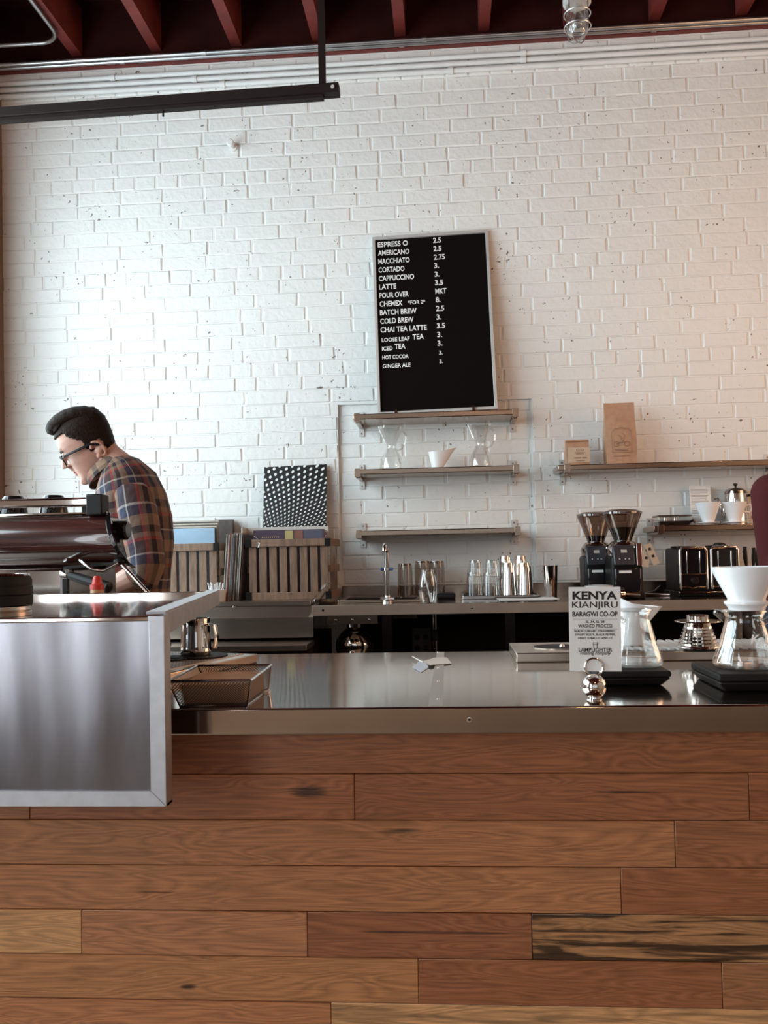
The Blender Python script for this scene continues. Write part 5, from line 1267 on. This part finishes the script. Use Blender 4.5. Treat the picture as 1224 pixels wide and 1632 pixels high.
# name card on a chrome ball holder
bq = G(946, 1116, CT); by = bq.y+.016; bxx = X_(946.5, by, CT+.02); rb = (X_(967, by, CT+.02)-X_(927, by, CT+.02))/2
ch_ = thing('card_holder', 'chrome ball card holder with a ring clip', 'card holder', (bxx, by, CT)); zc = P(947, 1094, by).z
MB().lathe([(0, .0003), (rb*.62, .0003), (rb*.60, .003), (rb*.40, .005)], (bxx, by, CT), 32).build('foot', CHROME, ch_)
MB().ball((bxx, by, zc), rb, 40, 24).build('ball', CHROME, ch_)
rzc = P(947.5, 1063, by).z; rr_ = (X_(963, by, rzc)-X_(932, by, rzc))/2*.93
for dy in (-.0022, .0022):
    MB().tube([(bxx+rr_*math.cos(a), by+dy, rzc+rr_*math.sin(a)) for a in [k*math.pi/20 for k in range(41)]], .0014, 8).build('ring_clip', CHROME, ch_)
cx0, cx1 = X_(907, by, 1.0), X_(989.5, by, 1.0); cz0, cz1 = P(948, 1070, by).z, P(948, 935.5, by).z
cw = cx1-cx0; chh = cz1-cz0
nc = thing('name_card', 'white coffee name card headed KENYA held upright on the counter', 'card', ((cx0+cx1)/2, by, cz0))
WORLD[nc] = Matrix.Translation(((cx0+cx1)/2, by, cz0)) @ Matrix.Rotation(.012, 4, 'Y'); nc.matrix_world = WORLD[nc]
MB().box(-cw/2, cw/2, -.0005, .0005, 0, chh).build('card_sheet', PAPER, nc, local=True)
def ct(s, frac, wid, size, bold=0, shear=0, align=None, m=INK):
    me = text_mesh(s, size, ext=.0001, bold=bold, shear=shear); xs = [v.co.x for v in me.vertices]; ys_ = [v.co.y for v in me.vertices]; w_ = max(xs)-min(xs)
    sy = size*.72/(max(ys_)-min(ys_)) if not shear else 1
    me.transform(Matrix.Translation((0, -.0007, chh*(1-frac))) @ UPRIGHT @ Matrix.Diagonal((wid*cw/w_, sy, 1, 1)) @ Matrix.Translation((-(max(xs)+min(xs))/2, -min(ys_), 0)))
    link('lettering', me, m, nc)
ct('KENYA', .150, .86, .0152, .00052)
ct('KIANJIRU', .268, .88, .0145, .00012)
ct('BARAGWI CO-OP', .352, .87, .0098, .00018)
ct('SL 34, SL 28', .430, .36, .0048, .00008)
ct('WASHED PROCESS', .482, .66, .0062, .00006)
ct('BLACK CURRANT, STRAWBERRY,', .538, .80, .0044, .00005)
ct('SYRUPY BODY, BLACK PEPPER,', .580, .78, .0044, .00005)
ct('SWEET TOBACCO, APRICOT', .622, .67, .0044, .00005)
ct('LAMPLIGHTER', .768, .65, .0072, .00012)
ct('roasting company', .815, .60, .0062, .00004, .35)
rl_ = MB()
for f in (.382, .500): rl_.box(-cw*.43, cw*.43, -.0008, -.0005, chh*(1-f)-.0003, chh*(1-f)+.0003)
rl_.build('rule', GREYTXT, nc, local=True)
ic = MB()
for x in (-.0022, .0022): ic.box(x-.0004, x+.0004, -.0008, -.0005, chh*.270, chh*.345)
for z, w2 in ((.338, .0048), (.318, .0036)): ic.box(-w2, w2, -.0008, -.0005, chh*z-.0003, chh*z+.0003)
ic.build('lamp_emblem', INK, nc, local=True)

# ================================================================== THE MAN IN PLAID BEHIND THE MACHINE
YB_ = -1.16
def H(px, py, Y=YB_): return P(px, py, Y)
foot = H(212, 1000); 
man = thing('person', 'man with dark quiff and black glasses in a plaid shirt, bending over the machine', 'person', (foot.x, YB_, 0))
Eo = H(159.5, 717)
pit, yawh, rollh = math.radians(30.4), math.radians(11), math.radians(7)
F0 = V((-math.cos(yawh), -math.sin(yawh), 0)); L0 = V((math.sin(yawh), -math.cos(yawh), 0))      # forward, towards the camera side
Fh = F0*math.cos(pit)-V((0, 0, 1))*math.sin(pit); Uh = V((0, 0, 1))*math.cos(pit)+F0*math.sin(pit)
Lh = L0*math.cos(rollh)-Uh*math.sin(rollh); Uh = Uh*math.cos(rollh)+L0*math.sin(rollh)
def hp(f, l, z): return Eo+Fh*f+Lh*l+Uh*z
HL = [(-.083, .100, .060, .014), (-.077, .109, .035, .027), (-.062, .114, -.002, .041), (-.042, .110, -.028, .051), (-.020, .112, -.045, .058), (0, .112, -.056, .064), (.020, .111, -.062, .068),
      (.040, .109, -.066, .071), (.060, .118, -.069, .073), (.080, .118, -.070, .073), (.100, .111, -.067, .070), (.120, .096, -.057, .061), (.135, .072, -.040, .046), (.145, .038, -.014, .026)]
NH = 72
def head_ring(z, fr_, bk, hw, off=0):
    c = (fr_+bk)/2+.006; out = []
    for j in range(NH):
        a = 2*math.pi*j/NH; ca, sa = math.cos(a), math.sin(a)
        e = .86 if ca > 0 else .95
        x = c+(fr_-c if ca > 0 else c-bk)*math.copysign(abs(ca)**e, ca)*1.0; y = hw*math.copysign(abs(sa)**.85, sa)
        n_ = V((ca, sa)).normalized(); out.append((x+n_.x*off, y+n_.y*off, z))
    return out
def add_head(hb, hp):
    hb.ring([[hp(*q) for q in head_ring(*l)] for l in HL])
    hb.tube([hp(.108, 0, .058), hp(.121, 0, .036), hp(.133, 0, .014), hp(.136, 0, .004)], [.007, .0085, .0115, .0105], 12); hb.tube([hp(.118, 0, .002), hp(.116, 0, -.016)], [.009, .008], 10)
    for s in (-1, 1):
        hb.ball(hp(.121, .0105*s, .004), .0078, 10, 8); hb.ball(hp(.094, .031*s, .036), .0145, 12, 8)
        hb.ball(hp(.104, .026*s, .064), .012, 10, 8, (1, 1.8, .7))
        el = [hp(-.003-.019*math.cos(a)+.004*math.sin(a), s*(.069+.006*math.sin(a*.5)), .001+.028*math.sin(a)) for a in [k*math.pi/10-2.2 for k in range(17)]]
        hb.tube(el, .0052, 8); hb.ball(hp(-.002, s*.068, -.002), .014, 12, 8, (1, .5, 1)); hb.ball(hp(.008, s*.067, -.022), .0085, 10, 8)
    hb.ball(hp(.109, 0, -.0255), .0085, 12, 8, (1, 1, .8)); hb.ball(hp(.106, 0, -.040), .010, 12, 8); hb.ball(hp(.104, 0, -.066), .016, 12, 8)
hb = MB(); add_head(hb, hp)
nk = H(190, 752)
hb.tube([hp(-.004, 0, .01), hp(-.006, 0, -.035), nk+V((0, 0, .02)), nk+V((.01, 0, -.06))], [.055, .056, .060, .070], 18)
TR = [(184, 746, .050, .058), (198, 762, .075, .11), (208, 787, .092, .165), (214, 820, .105, .178), (216, 862, .108, .172), (213, 912, .106, .16), (210, 962, .105, .155), (209, 1010, .108, .16)]
hb.tube([H(a, b) for a, b, _, _ in TR], [(c, d) for _, _, c, d in TR], 24, ref=(0, 1, 0))
def arm(S, E_, W_, hand, side):
    hb.tube([S, (S+E_)/2, E_], [.048, .046, .040], 14); hb.ball(E_, .041, 14, 10)
    hb.tube([E_, E_*.65+W_*.35, W_], [.039, .041, .026], 14)
    d = (hand-W_).normalized(); up = V((0, 0, 1)); lat = d.cross(up).normalized()*side; nn = lat.cross(d)*side
    hb.tube([W_, W_+d*.03, W_+d*.085], [(.026, .020), (.036, .017), (.040, .014)], 14)
    for k, (o_, ln) in enumerate(((-.030, .062), (-.010, .072), (.010, .068), (.029, .054))):
        b0_ = W_+d*.080+lat*o_; hb.tube([b0_, b0_+d*ln*.5-up*.006, b0_+d*ln*.72-up*.026, b0_+d*ln*.58-up*.044], [.0095, .009, .0085, .007], 8)
    t0 = W_+d*.03-lat*.030; hb.tube([t0, t0+d*.030-lat*.018-up*.008, t0+d*.058-lat*.012-up*.024], [.012, .010, .008], 8)
Sn, En, Wn = H(214, 788, -1.34), H(237, 908, -1.39), H(160, 945, -1.36)
arm(Sn, En, Wn, H(120, 960, -1.38), 1)
Sf, Ef, Wf = H(205, 790, -1.00), H(205, 905, -.95), H(140, 935, -1.05)
arm(Sf, Ef, Wf, H(110, 945, -1.10), -1)
for s in (-.085, .085):
    hb.tube([(foot.x, YB_+s, .84), (foot.x+.01, YB_+s, .48), (foot.x, YB_+s, .06)], [.070, .052, .038], 14)
me = remeshed(hb, .0034, 3)
inv = WORLD[man].inverted(); me.transform(inv); link('body', me, SKIN, man)
LIPS = mat('lips', (.42, .14, .13), .45)
def add_face(hp, who):
    lm = MB().ball(hp(.1155, 0, -.0240), .0072, 14, 8, (.9, 1, .7)).ball(hp(.1125, 0, -.0350), .0078, 14, 8, (.9, 1, .7))
    for s in (-1, 1): lm.ball(hp(.108, .010*s, -.0285), .0055, 10, 8, (1, 1, .7))
    lm.build('lips', LIPS, who)
    for s in (-1, 1):
        MB().tube([hp(.109, .020*s, .0335), hp(.1085, .032*s, .0305), hp(.103, .043*s, .0335)], .0014, 6).build('eyelash', HAIR, who)
        MB().tube([hp(.118, .014*s, .054), hp(.1155, .030*s, .0585), hp(.106, .047*s, .053)], [.002, .0034, .0018], 8).build('eyebrow', HAIR, who)
add_face(hp, man)
# hair: clipped sides and back, combed quiff on top
def hairline(f, z):
    if f < -.030: return z > -.030
    if f < .010: return z > .030
    if f < .026: return z > .004
    if f < .066: return z > .048+(f-.026)*1.1
    return z > .108
hs_ = MB(); lev = [l for l in HL]
fine = []
for i in range(len(lev)-1):
    for k in range(9):
        t_ = k/9; fine.append(tuple(lev[i][q]*(1-t_)+lev[i+1][q]*t_ for q in range(4)))
fine.append(lev[-1])
rg = [head_ring(*l, off=.0045+.006*max(0, (l[0]-.03)/.1)) for l in fine]
vs = [hp(*q) for r in rg for q in r]; fs = []
for i in range(len(rg)-1):
    for j in range(NH):
        k = (j+1) % NH; q = [rg[i][j], rg[i][k], rg[i+1][k], rg[i+1][j]]
        f_ = sum(p[0] for p in q)/4; z_ = sum(p[2] for p in q)/4
        if hairline(f_, z_): fs.append((i*NH+j, i*NH+k, (i+1)*NH+k, (i+1)*NH+j))
hs_.add(vs, fs)
hm = hs_.mesh('clipped_hair'); bm = bmesh.new(); bm.from_mesh(hm); bmesh.ops.delete(bm, geom=[v for v in bm.verts if not v.link_faces], context='VERTS'); bm.to_mesh(hm); bm.free()
hm.transform(inv); ho = link('clipped_hair', hm, HAIR, man); sm = ho.modifiers.new('t', 'SOLIDIFY'); sm.thickness = .006; sm.offset = -1
qf = MB()
qp = ((.118, .132, .010, 1.3), (.110, .138, .021, 1.5), (.094, .144, .028, 1.6), (.066, .150, .031, 1.75), (.036, .150, .032, 1.9), (.006, .144, .032, 2.0), (-.022, .131, .032, 1.95), (-.044, .110, .031, 1.9), (-.055, .085, .026, 1.9), (-.058, .070, .012, 1.9))
qf.tube([hp(f, 0, z) for f, z, _, _ in qp], [(r*w2, r) for _, _, r, w2 in qp], 24, ref=tuple(Uh))
rq = random.Random(5)
for k in range(260):
    l = rq.uniform(-.050, .050); f0 = rq.uniform(-.05, .040)
    z0 = .171-abs(l)**2*9-abs(f0-.03)*.16-.5*max(0, -f0-.01)*.5
    qf.tube([hp(f0-.02, l, z0-.010), hp(f0+.01, l, z0), hp(f0+.04, l*.98, z0-.004-.14*max(0, f0+.02)), hp(f0+.062, l*.96, z0-.017-.25*max(0, f0))], [.0015, .0032, .0030, .0015], 5)
me = remeshed(qf, .0024, 1); me.transform(inv); link('quiff', me, HAIR, man)
# glasses
gm = thing  # (parts follow)
GL = MB()
for s in (-1, 1):
    pts = []
    for a in [k*math.pi/12 for k in range(25)]:
        ca, sa = math.cos(a), math.sin(a); x = .026*math.copysign(abs(ca)**.6, ca); z = .018*math.copysign(abs(sa)**.6, sa)
        l = s*(.033+x); pts.append(hp(.127-.35*max(0, abs(l)-.02)**1.0*.6, l, .022+z))
    GL.tube(pts, .0024, 8)
    GL.tube([hp(.127, .010*s, .040), hp(.125, .033*s, .0425), hp(.115, .060*s, .0395)], .0044, 8)
    GL.tube([hp(.114, .060*s, .038), hp(.108, .072*s, .036), hp(.050, .077*s, .031), hp(.008, .076*s, .028), hp(-.014, .074*s, .012)], [(.0030, .0052)]*5, 8)
GL.tube([hp(.127, -.010, .036), hp(.130, 0, .038), hp(.127, .010, .036)], .0022, 8)
GL.build('glasses', BLACK, man)
# plaid shirt
SH = MB()
TR2 = [(181, 741, .058, .064), (192, 752, .080, .105), (203, 770, .100, .175), (210, 792, .112, .200), (214, 824, .120, .205), (216.5, 862, .1225, .200), (214, 905, .1205, .188), (211, 955, .1190, .182), (209, 1012, .124, .188)]
SH.tube([H(a, b) for a, b, _, _ in TR2], [(c, d) for _, _, c, d in TR2], 40, True, .96, None, (0, 1, 0))
def sleeve(S, E_, W_, fwd):
    a, b = S, E_; top = a+V((-.004, fwd*.07, .020))
    SH.tube([top, a+(b-a)*.05, a+(b-a)*.25, a+(b-a)*.5, a+(b-a)*.75, b+(a-b)*.03, b+(W_-b)*.06+V((0, 0, -.010)), b+(W_-b)*.17], [.030, .066, .0665, .061, .0585, .0585, .056, .0535], 28, True, .42, None, (0, 1, 0))
    c0 = b+(W_-b)*.12; c1 = b+(W_-b)*.26
    SH.tube([c0, c0*.5+c1*.5, c1], [.054, .0565, .0535], 24, True, .31, None, (0, 1, 0))
sleeve(Sn, En, Wn, 1); sleeve(Sf, Ef, Wf, -1)
# collar leaves
cb_, cf_ = H(198, 729), H(146, 771); C = (cb_+cf_)/2; Aax = (cf_-cb_)/2; nn = V((Aax.z, 0, -Aax.x)).normalized()
if nn.z < 0: nn = -nn
rings = []
for hgt, sc_, lat, sh_ in ((.026, .84, .060, .004), (.030, .88, .063, .003), (.022, .97, .070, 0), (-.004, 1.10, .082, 0), (-.016, 1.16, .088, -.002), (-.016, 1.10, .082, 0)):
    rings.append([C+nn*hgt+Aax*(sc_*math.cos(a))+V((0, 1, 0))*lat*math.sin(a) for a in [2*math.pi*k/36 for k in range(36)]])
SH.ring(rings, False, .44)
# placket
SH.tube([H(160, 768), H(158, 800), H(157, 850), H(156, 930)], [(.006, .018)]*4, 10, True, .06, None, (0, 1, 0))
rs = random.Random(11)
from mathutils import noise as mn
for i, p in enumerate(SH.v):
    n3 = mn.noise_vector(p*9)*.006+mn.noise_vector(p*24)*.0028; SH.v[i] = p+n3
SH.build('plaid_shirt', PLAID, man)
TRS = MB()
TRS.tube([H(209, 1000), (foot.x, YB_, .80)], [(.122, .18), (.125, .185)], 24, ref=(0, 1, 0))
for s in (-.09, .09): TRS.tube([(foot.x, YB_+s, .84), (foot.x+.01, YB_+s, .46), (foot.x, YB_+s, .07)], [.095, .075, .062], 18)
TRS.build('trousers', DENIM, man)
for s in (-.09, .09):
    MB().tube([(foot.x+.07, YB_+s, .045), (foot.x, YB_+s, .050), (foot.x-.10, YB_+s, .040), (foot.x-.17, YB_+s, .032)], [.038, .045, .040, .026], 14).build('shoe', BLACK, man)

# ================================================================== PERSON IN A DARK RED SWEATER (mostly beyond the frame)
YR = -1.25
cxr = X_(1300, YR, 1.2)
wo = thing('person', 'person in a dark red knit sweater standing beside the kettle shelf', 'person', (cxr, YR, 0))
rbm = MB()
szp = P(1225, 757, YR).z
rbm.tube([(cxr, YR, 1.50), (cxr, YR, 1.42), (cxr, YR, szp-.02), (cxr, YR, 1.15), (cxr, YR, .95)], [(.05, .05), (.055, .055), (.12, .08), (.13, .10), (.14, .11)], 20, ref=(0, 1, 0))
Eo2 = V((cxr, YR, 1.545)); F2 = V((-.45, -.89, 0)).normalized(); L2 = V((F2.y, -F2.x, 0))
def hp2(f, l, z): return Eo2+F2*f+L2*l+V((0, 0, z))
add_head(rbm, hp2); rbm.tube([hp2(.01, 0, .01), hp2(0, 0, -.05), (cxr, YR, 1.42)], [.052, .053, .058], 18)
def arm2(S, E_, W_, side):
    global hb
    keep = hb; hb = rbm; arm(S, E_, W_, W_+V((-.02*side, -.10, 0)), side); hb = keep
S2_ = P(1229, 786, YR); E2_ = P(1237, 905, YR+.02); W2_ = E2_+V((.02, -.22, .02))
arm2(S2_, E2_, W2_, -1); S3_ = V((2*cxr-S2_.x, YR, S2_.z)); E3_ = V((2*cxr-E2_.x, YR+.02, E2_.z)); arm2(S3_, E3_, E3_+V((-.02, -.22, .02)), 1)
for s in (-.09, .09): rbm.tube([(cxr+s, YR, .92), (cxr+s, YR-.01, .48), (cxr+s, YR, .06)], [.075, .055, .04], 14)
me = remeshed(rbm, .006, 4); me.transform(WORLD[wo].inverted()); link('body', me, SKIN, wo)
RS = MB(); rS = .060
RS.tube([(cxr, YR, szp+.055), (cxr, YR, szp+.02), (cxr, YR, szp-.03), (cxr, YR, szp-.12), (cxr, YR, 1.12), (cxr, YR, .92)], [(.07, .065), (.12, .08), (.165, .105), (.165, .12), (.16, .12), (.165, .125)], 32, ref=(0, 1, 0))
for a, b, c_ in ((S2_, E2_, W2_), (S3_, E3_, E3_+V((-.02, -.22, .02)))):
    RS.ball(a, .064, 20, 14); RS.tube([a+V((0, 0, .01)), a*.7+b*.3, a*.4+b*.6, b], [.064, .0625, .058, .054], 20); RS.ball(b, .0545, 18, 12)
    RS.tube([b, b*.5+c_*.5, b*.12+c_*.88], [.053, .048, .040], 18)
me = remeshed(RS, .007, 6); me.transform(WORLD[wo].inverted()); link('sweater', me, REDKNIT, wo)
add_face(hp2, wo)
h2m = MB(); vs2 = [hp2(*q) for r in [head_ring(*l, off=.012+.006*max(0, (l[0]-.03)/.1)) for l in fine] for q in r]; h2m.add(vs2, fs)
hm = h2m.mesh('hair'); bm = bmesh.new(); bm.from_mesh(hm); bmesh.ops.delete(bm, geom=[v for v in bm.verts if not v.link_faces], context='VERTS'); bm.to_mesh(hm); bm.free()
hm.transform(WORLD[wo].inverted()); ho = link('hair', hm, HAIR, wo); sm = ho.modifiers.new('t', 'SOLIDIFY'); sm.thickness = .014; sm.offset = -1
MB().ball(hp2(.012, 0, .128), 1, 24, 14, (.078, .078, .040)).ball(hp2(-.05, 0, .02), 1, 20, 14, (.055, .055, .085)).build('hair_bun', HAIR, wo)
tt = MB()
for s in (-.09, .09): tt.tube([(cxr+s, YR, .95), (cxr+s, YR-.01, .46), (cxr+s, YR, .07)], [.088, .074, .062], 18)
tt.build('trousers', DENIM, wo)
for s in (-.09, .09): MB().tube([(cxr+s, YR+.07, .045), (cxr+s, YR, .05), (cxr+s, YR-.17, .032)], [.038, .045, .026], 14).build('shoe', BLACK, wo)
